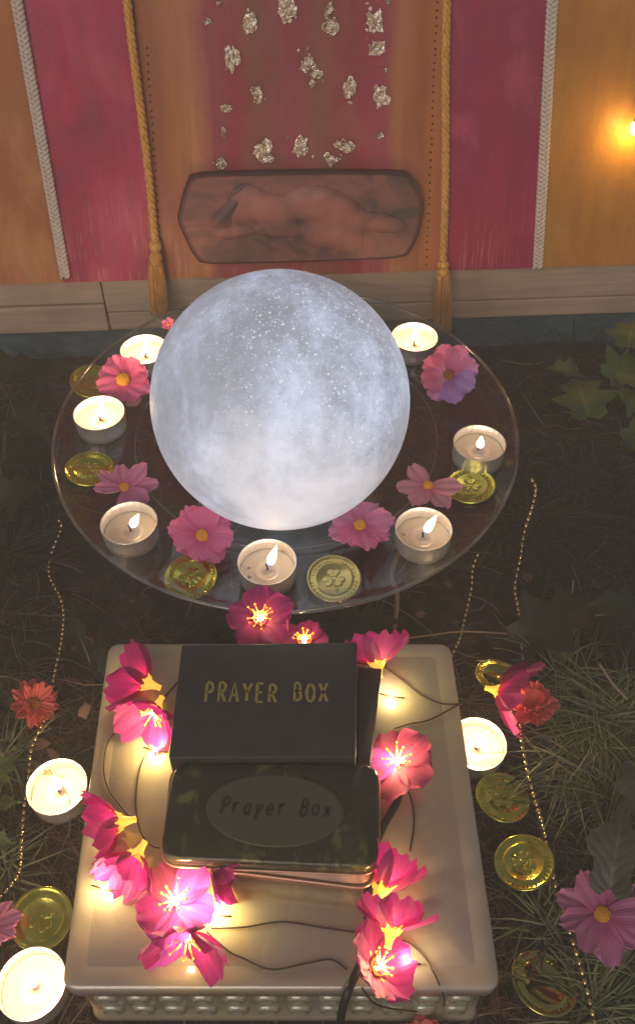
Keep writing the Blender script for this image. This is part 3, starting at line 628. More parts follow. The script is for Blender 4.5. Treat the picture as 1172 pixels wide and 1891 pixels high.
silk(562, 1186, 40, .094, 'magenta silk flower light mostly hidden behind the black box', (0, -.3, .9), spin=.1, cup=.3, power=.005)
silk(697, 1226, 64, LZ + .004, 'magenta silk flower light tucked behind the right side of the black box', (-.1, -.9, .25), spin=.3, cup=.6, power=.010)
silk(272, 1262, 66, LZ, 'magenta silk flower light at the rear left corner of ceramic block', (-.95, -.30, .12), spin=.4, cup=.85, power=.016)
silk(288, 1308, 66, LZ, 'magenta silk flower light pointing forward beside the black box left edge', (-.3, .95, .12), spin=.9, cup=.85, power=.016)
silk(733, 1408, 62, LZ, 'open salmon silk flower light with long stamens right of both boxes', (-.1, .0, 1), [M['p_silk_c'], M['p_silk_c'], M['p_silk_v'], M['p_silk_c'], M['p_silk_c']], 3.0 - 2 * math.pi / 5 * 2 + .2, cup=.15, open_=True, power=.045, tail=False)
silk(222, 1518, 70, LZ, 'magenta silk flower light at the left edge of ceramic block', (-.9, .22, .12), spin=.2, cup=.85, power=.014)
silk(252, 1580, 66, LZ, 'magenta silk flower light touching the violet white one on its upper left', (-.4, .9, .1), spin=.6, cup=1.0, power=.016)
silk(325, 1668, 72, LZ + .004, 'open violet and magenta silk flower light with blazing white centre', (-.1, -.1, 1), [M['p_silk_v'], M['p_silk_v'], M['p_silk_c'], M['p_silk'], M['p_silk_v']], .35, cup=.18, open_=True, power=.06, tail=False)
silk(396, 1590, 66, LZ - .001, 'magenta silk flower light under the front edge of the tin', (.9, .5, .1), spin=.2, cup=.9, power=.016)
silk(348, 1722, 84, LZ, 'magenta silk flower light nearest the front edge of ceramic block at left', (-.05, .95, .2), [M['p_silk'], M['p_silk'], M['p_silk_v']], .3, cup=.6, power=.015)
silk(703, 1642, 74, LZ, 'magenta silk flower light beside the lower right corner of the tin', (.5, -.9, .12), spin=.5, cup=.85, power=.02)
silk(722, 1718, 72, LZ + .002, 'magenta silk flower light in the middle of the three beside the cable', (.25, -.9, .15), spin=.2, cup=.7, power=.02)
silk(694, 1788, 66, LZ, 'magenta silk flower light with yellow stamens lying over the black cable', (.6, -.2, .7), spin=.8, cup=.45, power=.025)
silk(918, 1276, 78, .026, 'magenta silk flower light on the soil beside the ruffled coral flower', (.9, .35, .12), spin=.4, cup=.75, power=.010)

# ------------------------------------------------------------------ ceramic block
cs = [onz(200, 1186, PZ), onz(832, 1186, PZ), onz(926, 1828, PZ), onz(112, 1828, PZ)]
bc = sum(cs, Vector()) / 4; base = Vector((bc.x, bc.y, 0))
rr_ = [c - base for c in round_poly([Vector((c.x, c.y, 0)) for c in cs][::-1], .0085, 8)]
block = thing('ceramic_block', 'square white glazed ceramic block with studded sides carrying the prayer boxes', 'pedestal', base)
prof = [(.004, 0), (.003, .003), (.003, .012), (.0045, .014), (.0045, .056), (.003, .058), (.0012, .064), (.0002, .067), (.0, .0765), (.0003, .0783), (.0012, .0794), (.0028, .0799), (.005, .080), (.0108, .080), (.0114, .0798), (.012, .0798), (.0126, .080), (.04, .080)]
def shrink(ring, d, z):
    c = sum(ring, Vector()) / len(ring); return [Vector((c.x + (p.x - c.x) * (1 - d / .11), c.y + (p.y - c.y) * (1 - d / .11), z)) for p in ring]
vs, fs = loft([inset(rr_, d, z) if d < .0085 else shrink(inset(rr_, .005, 0), d - .005, z) for d, z in prof]); o = part('body', vs, fs, M['ceramic'], block)
bm_vs, bm_fs = [], []
for (s, z) in ((.0066, 0), (.0064, .0012), (.0054, .0026), (.0032, .0030), (.0018, .0014), (.0010, .0006)):
    bm_vs.append([Vector((x * s, y * s, z)) for x, y in [(math.copysign(abs(math.cos(a)) ** .6, math.cos(a)), math.copysign(abs(math.sin(a)) ** .6, math.sin(a))) for a in [2 * math.pi * k / 16 for k in range(16)]]])
stud_me = mesh('stud', *loft(bm_vs), M['ceramic'])
cl = [c - base for c in cs]
for a, b in ((cl[3], cl[2]), (cl[2], cl[1]), (cl[1], cl[0]), (cl[0], cl[3])):
    d = Vector((b.x - a.x, b.y - a.y, 0)); Lq = d.length; d.normalize(); nr = Vector((d.y, -d.x, 0)); k = int((Lq - .034) / .0165)
    for i in range(k + 1):
        for z in (.047, .026):
            s = .017 + (Lq - .034) * i / k; p = Vector((a.x, a.y, 0)) + d * s - nr * .0048 + Vector((0, 0, z))
            q = nr.to_track_quat('Z', 'Y'); link('stud', stud_me, block, p, q.to_euler())

# ------------------------------------------------------------------ prayer boxes
def stroke(paths, w, th, jitter=0.0, seed=0):
    mb = MB(); r2 = random.Random(seed)
    for pth in paths:
        pts = [Vector((x, y, 0)) for x, y in pth]; out = []
        for i, p in enumerate(pts):
            t = (pts[min(i + 1, len(pts) - 1)] - pts[max(i - 1, 0)]).normalized(); nrm = Vector((-t.y, t.x, 0)); ww = w * (1 + r2.uniform(-jitter, jitter))
            out.append((p + nrm * ww, p - nrm * ww))
        vs = []; fs = []
        for l, r_ in out: vs += [l + Vector((0, 0, th)), r_ + Vector((0, 0, th)), r_, l]
        for i in range(len(out) - 1):
            a, b = i * 4, i * 4 + 4; fs += [(a, a + 1, b + 1, b), (a + 1, a + 2, b + 2, b + 1), (a + 3, a, b, b + 3)]
        fs += [(0, 3, 2, 1), tuple(len(vs) - 4 + k for k in (0, 1, 2, 3))]; mb.add(vs, fs)
    return mb
def arc(cx, cy, rx, ry, a0, a1, n=8): return [(cx + rx * math.cos(R(a0 + (a1 - a0) * i / n)), cy + ry * math.sin(R(a0 + (a1 - a0) * i / n))) for i in range(n + 1)]
GL = {'P': [[(.1, 0), (.1, 1)], [(.1, 1)] + arc(.3, .75, .32, .25, 90, -90) + [(.1, .5)]],
      'R': [[(.1, 0), (.1, 1)], [(.1, 1)] + arc(.3, .76, .3, .24, 90, -90) + [(.1, .52)], [(.25, .52), (.65, 0)]],
      'A': [[(.0, 0), (.33, 1), (.68, 0)], [(.13, .36), (.55, .36)]], 'Y': [[(.0, 1), (.33, .5), (.33, 0)], [(.68, 1), (.33, .5)]],
      'E': [[(.1, 0), (.1, 1)], [(.1, 1), (.6, 1)], [(.1, .52), (.52, .52)], [(.1, 0), (.62, 0)]],
      'B': [[(.1, 0), (.1, 1)], [(.1, 1)] + arc(.28, .77, .28, .23, 90, -90) + [(.1, .54)], [(.1, .54)] + arc(.3, .27, .32, .27, 90, -90) + [(.1, 0)]],
      'O': [arc(.34, .5, .32, .5, 90, 450, 18)], 'X': [[(.02, 1), (.66, 0)], [(.66, 1), (.02, 0)]],
      'r': [[(.15, 0), (.15, .62)], arc(.38, .36, .23, .26, 180, 50, 6)], 'a': [arc(.32, .3, .24, .3, 60, 330, 12), [(.56, .62), (.56, 0)]],
      'y': [[(.08, .62), (.34, .05)], [(.62, .62), (.34, .05), (.18, -.3)]], 'e': [[(.1, .32), (.58, .32)] + arc(.34, .31, .25, .31, 2, 320, 12)],
      'o': [arc(.34, .31, .27, .31, 90, 450, 14)], 'x': [[(.06, .62), (.62, 0)], [(.62, .62), (.06, 0)]], ' ': []}
def lettering(text, wid, hgt, sw, th, slant=0.0, seed=0, jit=.2, adv=1.0):
    r2 = random.Random(seed); paths = []; n = len(text); aw = wid / n
    for i, ch in enumerate(text):
        dx, dy, sc = r2.uniform(-.02, .02) * aw, r2.uniform(-.05, .05) * hgt, r2.uniform(.93, 1.05)
        for p in GL[ch]: paths.append([(i * aw + dx + x * aw * .95 + y * hgt * slant, dy + y * hgt * sc) for x, y in p])
    return stroke(paths, sw, th, jit, seed)
def slab(name, label, cat, quad, ztop, zbot, m, rad, pn='body', bev=.0012, taper=0.0):
    cs = [onz(x, y, ztop) for x, y in quad]; c = sum(cs, Vector()) / 4; base = Vector((c.x, c.y, zbot)); loc = [Vector((p.x - c.x, p.y - c.y, 0)) for p in cs]
    t = thing(name, label, cat, base); ring = round_poly(loc[::-1], rad, 5); h = ztop - zbot
    vs, fs = loft([inset(ring, bev, .0), inset(ring, 0, bev), inset(ring, 0, h - bev), inset(ring, bev * .4, h - bev * .35), inset(ring, bev, h)])
    part(pn, vs, fs, m, t); return t, base, ring, h, loc
QB = [(336, 1190), (659, 1185), (657, 1398), (311, 1400)]
ZB = .114
t, bb, ring, h, loc = slab('prayer_box', 'black card box painted with gold capital letters PRAYER BOX', 'box', QB, ZB, PZ + .0002, M['card'], .0016, bev=.001)
p0, p1 = onz(377, 1297, ZB), onz(612, 1294, ZB); hgt = (onz(500, 1262, ZB) - onz(500, 1296, ZB)).length
mb = lettering('PRAYER BOX', (p1 - p0).length, hgt, .0008, .0003, 0.03, 5, .22); an = math.atan2((p1 - p0).y, (p1 - p0).x); q = Matrix.Rotation(an, 3, 'Z')
part('lettering', [q @ v + Vector((p0.x - bb.x, p0.y - bb.y, h + .0001)) for v in mb.v], mb.f, M['brush_gold'], t, smooth=False)
slab('black_card_sleeve', 'plain black card sleeve sticking out at the right of the prayer box', 'card sleeve', [(661, 1231), (705, 1234), (684, 1408), (661, 1408)], .100, PZ + .0002, M['card'], .0008, bev=.0006)
QT = [(322, 1404), (701, 1410), (699, 1604), (292, 1586)]
ZT = .109
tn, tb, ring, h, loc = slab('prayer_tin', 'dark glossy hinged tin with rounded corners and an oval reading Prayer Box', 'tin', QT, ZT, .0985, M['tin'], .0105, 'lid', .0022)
mb = MB(); mb.add(*tube([v for v in inset(ring, -.0002, .0012)] + [inset(ring, -.0002, .0012)[0]], .0008, 6, False)); mb.build('lid_rim', M['copper'], tn)
QU = [(318, 1412), (692, 1420), (690, 1640), (303, 1592)]
ru = round_poly([Vector((p.x - tb.x, p.y - tb.y, 0)) for p in [onz(x, y, .0975) for x, y in QU]][::-1], .010, 5); zo = PZ + .0003 - tb.z
vs, fs = loft([inset(ru, .004, zo), inset(ru, .002, zo + .001), inset(ru, .0012, .0975 - tb.z - .0015), inset(ru, .0012, -.0012)]); part('tray', vs, fs, M['tin_side'], tn)
mb = MB(); rz = inset(ru, -.0002, -.0022); mb.add(*tube(rz + [rz[0]], .0011, 6, False)); mb.build('tray_rim', M['copper'], tn)
pc = onz(507, 1496, ZT); ex = 127 * mpp(pc); ey = 64 * mpp(pc) * 1.08
vs, fs = loft([[Vector((math.cos(a) * ex * s, math.sin(a) * ey * s, z)) for a in [2 * math.pi * k / 48 for k in range(48)]] for s, z in ((1, 0), (1, .0003), (.985, .0005), (.95, .0005))])
q = Matrix.Rotation(R(-3), 3, 'Z'); part('oval_plate', [q @ Vector(v) + Vector((pc.x - tb.x, pc.y - tb.y, h)) for v in vs], fs, M['tin_oval'], tn)
p0, p1 = onz(405, 1503, ZT), onz(616, 1508, ZT); hgt = (onz(500, 1474, ZT) - onz(500, 1504, ZT)).length; mb = lettering('Prayer Box', (p1 - p0).length, hgt, .00075, .00025, .18, 2, .1); an = math.atan2((p1 - p0).y, (p1 - p0).x); q = Matrix.Rotation(an, 3, 'Z')
part('lettering', [q @ v + Vector((p0.x - tb.x, p0.y - tb.y, h + .0006)) for v in mb.v], mb.f, M['ink'], tn, smooth=False)
# ------------------------------------------------------------------ cable and wires on the block
def path_on(pts): return spline([onz(x, y, z) for x, y, z in pts], 8)
def cable(name, label, cat, pts, r, m, group=None):
    P = path_on(pts); b = P[0].copy(); vs, fs = tube([p - b for p in P], r, 8); o = part(name, vs, fs, m, loc=b); return tag(o, label, cat, group)
cable('power_cable', 'thick black cable running from open flower light down over the block front', 'cable', [(747, 1428, .088), (733, 1478, .085), (704, 1532, .083), (689, 1580, .083), (679, 1650, .083), (677, 1720, .0835), (664, 1780, .0835), (640, 1835, .0828), (628, 1885, .060), (624, 1925, .02)], lambda t: .0022 if .05 < t else .0014, M['cable'])
WG = 'thin brown light string wires'
WZ = PZ + .0009
for lb, pts in (('thin brown wire curving down beside the left edge of the block', [(330, 1258), (290, 1300), (250, 1330), (206, 1360), (192, 1410), (200, 1455), (225, 1490), (240, 1508)]),
                ('thin brown wire dropping from the left flower to the tin corner', [(283, 1340), (277, 1375), (258, 1420), (251, 1480), (258, 1530), (275, 1558), (296, 1566)]),
                ('thin brown wire from the rear flower to the right edge of block', [(705, 1228), (735, 1250), (770, 1278), (810, 1298), (852, 1300)]),
                ('thin brown wire sloping from the right edge to the open flower', [(868, 1288), (830, 1310), (790, 1330), (755, 1337), (728, 1345)]),
                ('thin brown wire hanging below the open flower on right', [(748, 1448), (760, 1480), (764, 1520), (756, 1572)]),
                ('thin brown wire crossing below the tin in a flat wave', [(390, 1714), (450, 1712), (520, 1702), (590, 1712), (660, 1722)]),
                ('thin brown wire along the front from left flower to cable', [(382, 1720), (420, 1755), (450, 1770), (500, 1790), (560, 1780), (610, 1772), (640, 1790)]),
                ('thin brown wire looping from the middle right flower to the front edge', [(725, 1735), (755, 1742), (785, 1770), (808, 1812), (820, 1845), (818, 1858)]),
                ('thin brown wire trailing from the front right flower over the edge', [(668, 1825), (690, 1852), (720, 1862), (770, 1868)])):
    cable('light_wire', lb, 'wire', [(x, y, WZ if y < 1832 else WZ - (y - 1832) * .0009) for x, y in pts], .0005, M['wire'], WG)
for px, py, pw, lb in ((400, 1687, .055, 'tiny LED added for a light pool between the open violet flower and the tin'), (286, 1384, .055, 'tiny LED added for a light pool below the left pair of silk flowers'),
        (722, 1284, .035, 'tiny LED added for a light pool above the open salmon flower'), (192, 1640, .035, 'tiny LED added for a light pool near the front left edge of the block'), (748, 1775, .035, 'tiny LED added for a light pool right of the front silk flower')):  # bulbs added to cast warm light pools on the block
    p = onz(px, py, PZ + .0022); b_ = thing('added_led', lb, 'added light', p, group='LEDs added for light pools on the block'); vs, fs = ball((0, 0, 0), .0011, 10, 8, (1.3, 1, 1)); part('bulb', vs, fs, M['bulb'], b_)
    part('lead', *tube([(-.007, .002, -.001), (-.003, .0006, -.0006), (0, 0, -.0006), (.004, -.001, -.0006), (.008, -.001, -.0012)], .0005, 6), M['wire'], b_); point(b_, (0, 0, .006), pw, (1, .76, .38), .003)
# small fairy bulb by the right edge of the board
fp = BM @ onboard(1172, 236, .012); fb = thing('fairy_bulb', 'small glowing yellow bulb against the gold painted stripe at right edge', 'fairy light', fp)
vs, fs = ball((0, 0, 0), .0042, 14, 10, (1, 1, 1.5)); part('bulb', vs, fs, emit('fairy_bulb_glow', (1, .72, .2), 10), fb)
vs, fs = lathe([(.0026, .005), (.0028, .010), (.0016, .013), (1e-5, .013)], 12); part('socket', vs, fs, M['wire'], fb)
part('lead', *tube(spline([(0, 0, .012), (.01, .003, .03), (.04, .012, .05), (.12, .03, .06)], 6), .0008, 6), M['wire'], fb)
point(fb, (0, -.006, 0), .09, (1, .62, .16), .004); point(fb, (0, .0, -.009), .03, (1, .62, .16), .004)

# ------------------------------------------------------------------ coins
rc = .0186
def clover():
    mb = MB()
    for a in (90, 210, 330):
        d = Vector((math.cos(R(a)), math.sin(R(a)), 0)); s = Vector((-d.y, d.x, 0))
        for k in (-1, 1): mb.add(*ball(d * .0050 + s * (k * .0019), .0028, 12, 6, (1, 1, .15))); mb.add(*ball(d * .0030 + s * (k * .0009), .0021, 10, 6, (1, 1, .16)))
    mb.add(*tube([(0, -.001, .0002), (.0006, -.005, .0002), (.0022, -.0085, .0002)], .0008, 6)); return mesh('clover_relief', mb.v, mb.f, M['coin'])
clover_me = clover()
coin_me = mesh('disc', *lathe([(1e-5, 0), (rc - .0005, 0), (rc, .0005), (rc, .0016), (rc - .0005, .0021), (rc - .0014, .0021), (rc - .0019, .0014), (rc - .0058, .0013), (rc - .0062, .0016), (rc - .0068, .0016), (rc - .0072, .0012), (1e-5, .0012)], 56), M['coin'])
mb = MB(); r2 = random.Random(4)
for i in range(34):
    if i % 17 in (0,): continue
    a = 2 * math.pi * i / 34; d = Vector((math.cos(a), math.sin(a), 0)); s = Vector((-d.y, d.x, 0))
    for k in range(2):
        w0 = r2.uniform(-.0006, .0006); p = d * (rc - .0038) + s * w0; q = .0011; e = .00028
        vs = [p + d * (x * q) + s * (y * e + (k - .5) * .0008) + Vector((0, 0, z)) for z in (.0012, .0018) for x, y in ((-1, -1), (1, -1), (1, 1), (-1, 1))]; mb.add(vs, box(0, 1, 0, 1, 0, 1)[1])
ring_me = mesh('edge_marks', mb.v, mb.f, M['coin'], False)
M['coin_pale'] = mat('pale_coin', (.66, .57, .20), .2, .85); M['coin_mirror'] = mat('mirror_coin', (.50, .43, .12), .07, 1.0)
def coin(px, py, z, label, group, nrm=(0, 0, 1), spin=0.0, scale=1.0, cm=None):
    p = onz(px, py, z); t = thing('gold_coin', label, 'coin', p, orient(nrm, spin), group); t.scale = (scale,) * 3
    parts = [link('disc', coin_me, t), tag(link('edge_marks', ring_me, t), kind='stuff')] + ([] if cm == 'coin_mirror' else [link('clover_relief', clover_me, t, (0, 0, .0012))])
    if cm:
        for o in parts: o.material_slots[0].link = 'OBJECT'; o.material_slots[0].material = M[cm]
CP, CG = 'gold coins on the glass plate', 'gold coins on the ground'
coin(172, 706, ZR + .001, 'gold coin half hidden behind the hot pink flower at left', CP, (.15, -.1, 1), .5)
coin(166, 868, ZR + .001, 'gold coin at the far left of the plate beside a pale flower', CP, (.1, .05, 1), 1.2)
coin(352, 1067, ZR + .001, 'gold coin under the round hot pink flower at plate front', CP, (-.05, -.1, 1), .3, .98)
coin(616, 1070, ZR + .001, 'gold coin at plate front just right of the front candle', CP, (0, -.12, 1), .0, 1.0, 'coin_pale')
coin(868, 899, ZR + .001, 'gold coin in front of the small flame candle on plate right', CP, (-.1, .05, 1), 2.0)
coin(917, 1250, .010, 'dark gold coin behind the magenta flower on the soil', CG, (.1, .25, 1), .2, .9, 'coin_mirror')
coin(927, 1474, .008, 'gold coin on the soil beside the beads below the half hidden candle', CG, (.12, .08, 1), 1.9, .98)
coin(967, 1594, .012, 'tilted gold coin with clover relief touching the bead chain', CG, (-.25, .12, 1), -.5, 1.0)
coin(77, 1697, .008, 'gold coin on the soil at left between the pink flower and block', CG, (.1, -.1, 1), .9)
coin(1002, 1817, .010, 'dark gold coin with bare centre near the front right corner of the block', CG, (.2, .25, 1), 2.4, 1.06, 'coin_mirror')
# ------------------------------------------------------------------ bead chains
def chain(label, pts, sp=.0043, r=.00135):
    P = spline([onz(x, y, max(z, .004 + .010 * min(1, max(0, (y - 1100) / 200)))) for x, y, z in pts], 24); b = P[0].copy(); t = thing('bead_chain', label, 'bead chain', b, group='gold bead chains'); r2 = random.Random(len(pts))
    part('thread', *tube([p - b for p in P[::4] + [P[-1]]], .0004, 5), M['wire'], t); mb = MB(); acc = 0
    for i in range(1, len(P)):
        acc += (P[i] - P[i - 1]).length
        if acc >= sp:
            acc = 0; tg = (P[i] - P[i - 1]).normalized(); q = tg.to_track_quat('Z', 'Y').to_matrix(); vs, fs = ball((0, 0, 0), r * r2.uniform(.85, 1.1), 8, 6, (1, 1, 1.35)); mb.add([q @ Vector(v) + P[i] - b for v in vs], fs)
    tag(mb.build('beads', M['bead'], t), kind='stuff')
g = .004
chain('gold bead chain winding on the soil left of the plate and block', [(104, 955, .03), (114, 975, .02), (96, 1020, g), (91, 1060, g), (112, 1105, g), (118, 1140, g), (113, 1190, g), (100, 1250, g), (96, 1300, .008), (75, 1345, .006), (58, 1385, g), (54, 1430, g), (44, 1500, g), (40, 1560, g), (36, 1610, g), (8, 1650, g), (-20, 1670, g)])
chain('gold bead chain dropping from plate edge to the block rear right corner', [(886, 1015, .03), (872, 1050, .02), (870, 1085, .01), (858, 1140, g), (848, 1180, g), (832, 1215, g), (826, 1240, g)])
chain('long gold bead chain running down the right side past the coins', [(975, 880, .03), (988, 900, .03), (982, 935, .025), (968, 980, .015), (960, 1030, .008), (950, 1085, g), (956, 1125, g), (962, 1180, g), (966, 1240, g), (962, 1300, .006), (960, 1345, .006), (968, 1400, g), (985, 1470, g), (1003, 1530, g), (1014, 1590, .008), (1030, 1655, g), (1060, 1750, .008), (1075, 1800, g), (1088, 1850, g), (1100, 1905, g)], .0050, .0017)

# ------------------------------------------------------------------ plants and litter
def leaf(L, W, m, lob=5, seed=0, bend=.25):
    r2 = random.Random(seed); nv, nu = 20, 6; vs, uv, fs = [], [], []
    for j in range(nv + 1):
        v = j / nv; w = W * .5 * (math.sin(math.pi * min(1, v * .98 + .02) ** .62)) * (1 + .30 * math.cos(v * lob * 2 * math.pi)) * (1 + .10 * ((j % 2) - .5))
        for i in range(nu + 1):
            u = -1 + 2 * i / nu; vs.append((w * u, L * (v - .10 * abs(u) * (1 - v)), L * (bend * v * (1 - v) * 1.6 - bend * .5 * v * v) + abs(u) * w * .28 + .012 * L * math.sin(v * 25 + abs(u) * 5) * abs(u) + .02 * L * noise.noise((u * 2, v * 4, seed)))); uv.append((i / nu, v))
    for j in range(nv):
        for i in range(nu): k = j * (nu + 1) + i; fs.append((k, k + 1, k + nu + 2, k + nu + 1))
    return mesh('leaf', vs, fs, m, True, uv)
def plant(name, label, px, py, specs, m, lob=3):
    p = onz(px, py, 0); t = thing(name, label, 'plant', (p.x, p.y, 0))
    for k, (lx, ly, z, lpx, a, w) in enumerate(specs):
        q = onz(lx, ly, z); L = lpx * mpp(q); o = link('leaf', leaf(L, L * w, m, lob, k + int(px)), t, q - t.location, (rnd.uniform(.05, .35), rnd.uniform(-.3, .3), R(a)))
        part('stem', *tube(spline([(0, 0, 0), (q - t.location) * .5 + Vector((0, 0, .006)), q - t.location], 5), .0009, 6), M['stem'], t)
plant('broad_leaved_plant', 'lobed green leaves growing against the wall at upper right', 1120, 740, [(1085, 770, .045, 115, 5, .85), (1125, 700, .06, 95, -60, .9), (1165, 720, .05, 90, 160, .9), (1060, 690, .05, 55, 75, .8), (1160, 640, .08, 80, -20, .9), (1150, 810, .03, 70, -100, .8)], M['leaf_green'])
plant('broad_leaved_plant', 'large dark lobed leaf lying right of the bead chain', 985, 1165, [(965, 1190, .012, 190, -62, .62), (1110, 1100, .02, 90, -150, .8), (1172, 1130, .03, 90, 80, .8)], M['leaf_dark'])
plant('broad_leaved_plant', 'dusty grey green leaf standing above the large mauve flower', 1120, 1640, [(1125, 1640, .035, 175, -22, .55), (1172, 1420, .04, 110, 170, .6), (1110, 1600, .03, 120, -70, .5)], M['leaf_dry'], 2)
plant('broad_leaved_plant', 'small bright green leaves at the left edge beside a candle', 0, 1490, [(-20, 1500, .025, 60, -75, .8), (-25, 1550, .02, 60, -100, .8), (-10, 1440, .02, 60, -40, .8)], M['leaf_green'])
plant('broad_leaved_plant', 'dark leaves in the shade left of the glass plate', 20, 740, [(-10, 700, .04, 100, -70, .8), (30, 770, .03, 100, -130, .7), (0, 930, .02, 90, -60, .8), (10, 850, .02, 80, -100, .8)], M['leaf_dark'])
plant('broad_leaved_plant', 'dark green leaf seen below the front rim of the plate', 690, 1150, [(620, 1170, .012, 120, -80, .7), (760, 1020, .012, 120, -120, .7), (700, 1100, .01, 90, 10, .7)], M['leaf_dark'])
plant('broad_leaved_plant', 'thin dark green blades behind the rear left corner of block', 170, 1230, [(185, 1240, .012, 110, 8, .3), (150, 1180, .01, 100, 20, .3)], M['leaf_dark'], 1)
def blades(centres, m, name, kind_label, upz=.6, wid=.0013):
    for (px, py, n, lpx, label) in centres:
        p = onz(px, py, .005); L = lpx * mpp(p); mb = MB(); r2 = random.Random(int(px + py * 3))
        for i in range(n):
            a = r2.gauss(r2.choice((.3, 2.2, 3.6, 4.9)) + px * .7, .42); d = Vector((math.cos(a), math.sin(a), 0)); ln = L * r2.uniform(.35, 1.15); el = r2.uniform(.05, upz); s = Vector((-d.y, d.x, 0)); w = wid * r2.uniform(.5, 1)
            o = d * r2.uniform(0, .012) + Vector((r2.gauss(0, .006), r2.gauss(0, .006), 0)); vs = []
            for k in range(5):
                t = k / 4; c = o + d * (ln * t) + Vector((0, 0, ln * (el * t - (.55 * el + .08 * r2.random()) * t * t) + .002)) + s * (ln * .22 * math.sin(i) * t * t); ww = w * (1 - t * .92)
                vs += [c - s * ww, c + s * ww + Vector((0, 0, w * .3)), c - Vector((0, 0, w * .7))]
            fs = []
            for k in range(4):
                b = k * 3
                for q in range(3): fs.append((b + q, b + (q + 1) % 3, b + 3 + (q + 1) % 3, b + 3 + q))
            mb.add(vs, fs)
        o = part(name, mb.v, mb.f, M['grass_shaded'] if 'dim' in label else m, loc=p); tag(o, label, 'grass tuft', 'needle grass tufts')
M['grass_shaded'] = fibre('shaded_blades', (.012, .018, .008), (.05, .052, .026))  # darker copy of the blades, shade of the dim zone put into the colour
blades([(1095, 1330, 150, 150, 'needle grass tuft fanning out right of the coral flower'), (990, 960, 110, 170, 'dim needle grass tuft right of the plate rim'), (1165, 1790, 130, 140, 'needle grass tuft at the lower right corner'),
        (1130, 1470, 130, 150, 'needle grass tuft behind the dusty leaf at right'), (1060, 690, 60, 170, 'dim needle grass tuft beside the wall footing at right'), (10, 1400, 90, 90, 'needle grass tuft at the left edge near coral flower'),
        (0, 1600, 80, 90, 'needle grass tuft at the left edge beside the bead chain'), (1160, 980, 90, 150, 'dim needle grass tuft at the right edge beside dark soil'), (1040, 1240, 60, 120, 'thin needle grass tuft below the large dark leaf'), (1050, 1400, 120, 140, 'needle grass tuft behind the bead chain at right'), (1150, 1340, 110, 150, 'needle grass tuft at the right edge above the dusty leaf'), (1090, 1850, 120, 130, 'needle grass tuft below the large mauve flower'), (1160, 1600, 110, 130, 'needle grass tuft at the right edge touching the mauve flower'), (1010, 1700, 60, 110, 'sparse needle grass tuft left of the mauve flower'), (20, 1020, 70, 150, 'dim needle grass tuft left of the plate')], M['grass'], 'grass_tuft', '')
def litter(name, n, m, lmin, lmax, wid, zone, seed, zmax=.008, wave=.25):
    r2 = random.Random(seed); mb = MB()
    while n > 0:
        x, y = r2.uniform(-.42, .42), r2.uniform(.05, .72)
        if not zone(x, y): continue
        n -= 1; a = r2.uniform(0, 6.283); L = r2.uniform(lmin, lmax); d = Vector((math.cos(a), math.sin(a), 0)); s = Vector((-d.y, d.x, 0)); c = r2.uniform(-wave, wave) * L; z0 = gh(x, y) + r2.uniform(.0005, zmax); vs = []; tz = r2.uniform(-.15, .15) * L
        for k in range(4):
            t = k / 3; p = Vector((x, y, z0)) + d * (L * (t - .5)) + s * (c * 4 * t * (1 - t)) + Vector((0, 0, tz * (t - .5) + .12 * L * t * (1 - t))); w = wid * (1 - .5 * abs(2 * t - 1))
            vs += [p - s * w, p + s * w, p + Vector((0, 0, w))]
        fs = []
        for k in range(3):
            b = k * 3
            for q in range(3): fs.append((b + q, b + (q + 1) % 3, b + 3 + (q + 1) % 3, b + 3 + q))
        mb.add(vs, fs)
    return tag(part(name, mb.v, mb.f, m), kind='stuff')
inblk = lambda x, y: -.132 < x < .092 and .125 < y < .336
litter('dry_needles', 9000, M['needles'], .008, .035, .00045, lambda x, y: not inblk(x, y) and rnd.random() < (1 if y < .33 else .5 if y < .36 else .06), 11)
litter('straw_litter', 420, M['straw'], .02, .07, .0006, lambda x, y: not inblk(x, y) and rnd.random() < (1 if y < .36 else .06), 12, .012)
M['grass_short'] = fibre('short_blades', (.022, .032, .010), (.09, .10, .042))
litter('short_grass', 4200, M['grass_short'], .015, .05, .0006, lambda x, y: (x > .13 + .05 * noise.noise((x * 8, y * 8, 1)) or x < -.19) and not inblk(x, y) and rnd.random() < (1 if y < .36 else .25), 13, .014)
for i, (px, py, s) in enumerate(((70, 1375, 26), (158, 1312, 22), (100, 1395, 18), (1118, 1390, 16), (905, 1440, 16))):
    p = onz(px, py, .006); L = s * mpp(p); r2 = random.Random(i); ring = [Vector((math.cos(a) * L * r2.uniform(.6, 1.1), math.sin(a) * L * .6 * r2.uniform(.7, 1.1), 0)) for a in [k * .785 for k in range(8)]]
    vs, fs = loft([ring, inset(ring, .0004, .0014), inset(ring, .002, .0018)]); o = part('bark_chip', vs, fs, M['chip'], loc=p, rot=(.2, -.15, i * 1.3))
    tag(o, ('pale bark chip beside the bead chain above the left candle', 'bark chip near the left side of the ceramic block', 'small bark chip touching the left candle shade', 'small bark chip in the grass at right', 'small bark chip between candle and coin')[i], 'bark chip', 'bark chips')
cable('dry_stalk', 'long pale dry stalk lying behind the right rear corner of block', 'stalk', [(740, 1180, .012), (800, 1172, .014), (860, 1166, .016), (960, 1172, .01)], .0007, M['straw'])
cable('dry_stalk', 'tan dry twig lying under the front of the glass plate', 'stalk', [(728, 1160, .01), (733, 1100, .02), (722, 1060, .03), (738, 1010, .03), (732, 960, .03)], .0018, M['straw'])
cable('dry_stalk', 'thin pale stalk pointing up beside the large dark leaf', 'stalk', [(1053, 1120, .02), (1058, 1070, .03)], .0006, M['straw'])
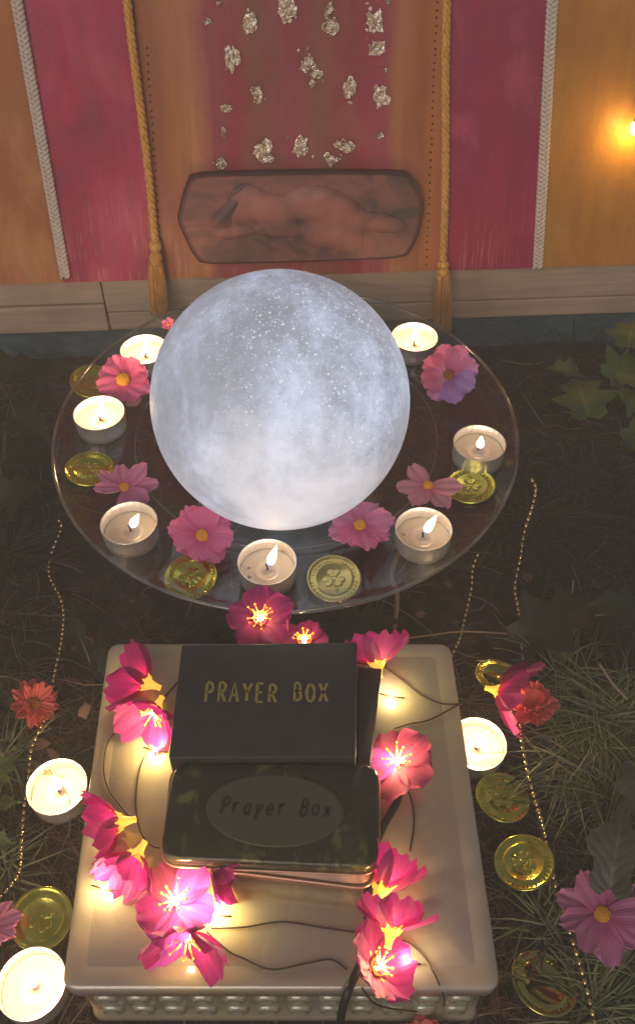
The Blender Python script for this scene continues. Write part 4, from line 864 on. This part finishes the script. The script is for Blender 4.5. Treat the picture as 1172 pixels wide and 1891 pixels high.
cable('dry_stalk', 'straight pale stalk sticking out of the grass at right', 'stalk', [(1106, 1225, .05), (1130, 1262, .045), (1156, 1290, .04)], .0009, M['straw'])

def crumbs(name, n, m, r0, r1, zone, seed, flat=.7):
    r2 = random.Random(seed); mb = MB()
    while n > 0:
        x, y = r2.uniform(-.42, .42), r2.uniform(.05, .72)
        if not zone(x, y): continue
        n -= 1; r = r2.uniform(r0, r1) * r2.random() ** .7 + .0006; c = Vector((x, y, gh(x, y) + r * .3 * flat)); an = r2.uniform(0, 6.28)
        q = Matrix.Rotation(an, 3, 'Z') @ Matrix.Rotation(r2.uniform(-.5, .5), 3, 'X'); vs = []
        for k, (rr, z) in enumerate(((.55, -.8), (1, -.1), (.6, .75))):
            for j in range(5): a = j * 1.2566 + k * .5; vs.append(c + q @ Vector((math.cos(a) * rr * r * r2.uniform(.7, 1.3), math.sin(a) * rr * r * r2.uniform(.6, 1.1), z * r * flat * r2.uniform(.7, 1.2))))
        fs = [(4, 3, 2, 1, 0), (10, 11, 12, 13, 14)] + [(k * 5 + j, k * 5 + (j + 1) % 5, k * 5 + 5 + (j + 1) % 5, k * 5 + 5 + j) for k in range(2) for j in range(5)]; mb.add(vs, fs)
    return tag(part(name, mb.v, mb.f, m, smooth=False), kind='stuff')
M['crumb'] = fibre('soil_crumb', (.014, .009, .007), (.085, .05, .035), .95); M['bit'] = fibre('dead_leaf_bits', (.06, .03, .018), (.24, .13, .08), .8)
crumbs('soil_crumbs', 3200, M['crumb'], .0015, .005, lambda x, y: not inblk(x, y), 21)
crumbs('leaf_litter', 420, M['bit'], .003, .008, lambda x, y: not inblk(x, y) and rnd.random() < (1 if y < .38 else .15), 22, .14)

# ------------------------------------------------------------------ thin haze volume added to imitate a milky lens veil
hz = bpy.data.materials.new('haze_veil'); hz.use_nodes = True; hn = hz.node_tree; hn.nodes.remove(hn.nodes['Principled BSDF'])
pv = hn.nodes.new('ShaderNodeVolumePrincipled'); pv.inputs['Color'].default_value = (.94, .89, .84, 1); pv.inputs['Density'].default_value = HAZE; pv.inputs['Anisotropy'].default_value = .0
hn.links.new(pv.outputs[0], hn.nodes['Material Output'].inputs['Volume'])
tag(part('added_haze', *box(-62, 62, -62, 62, -1.05, .72), hz, smooth=False), kind='stuff')
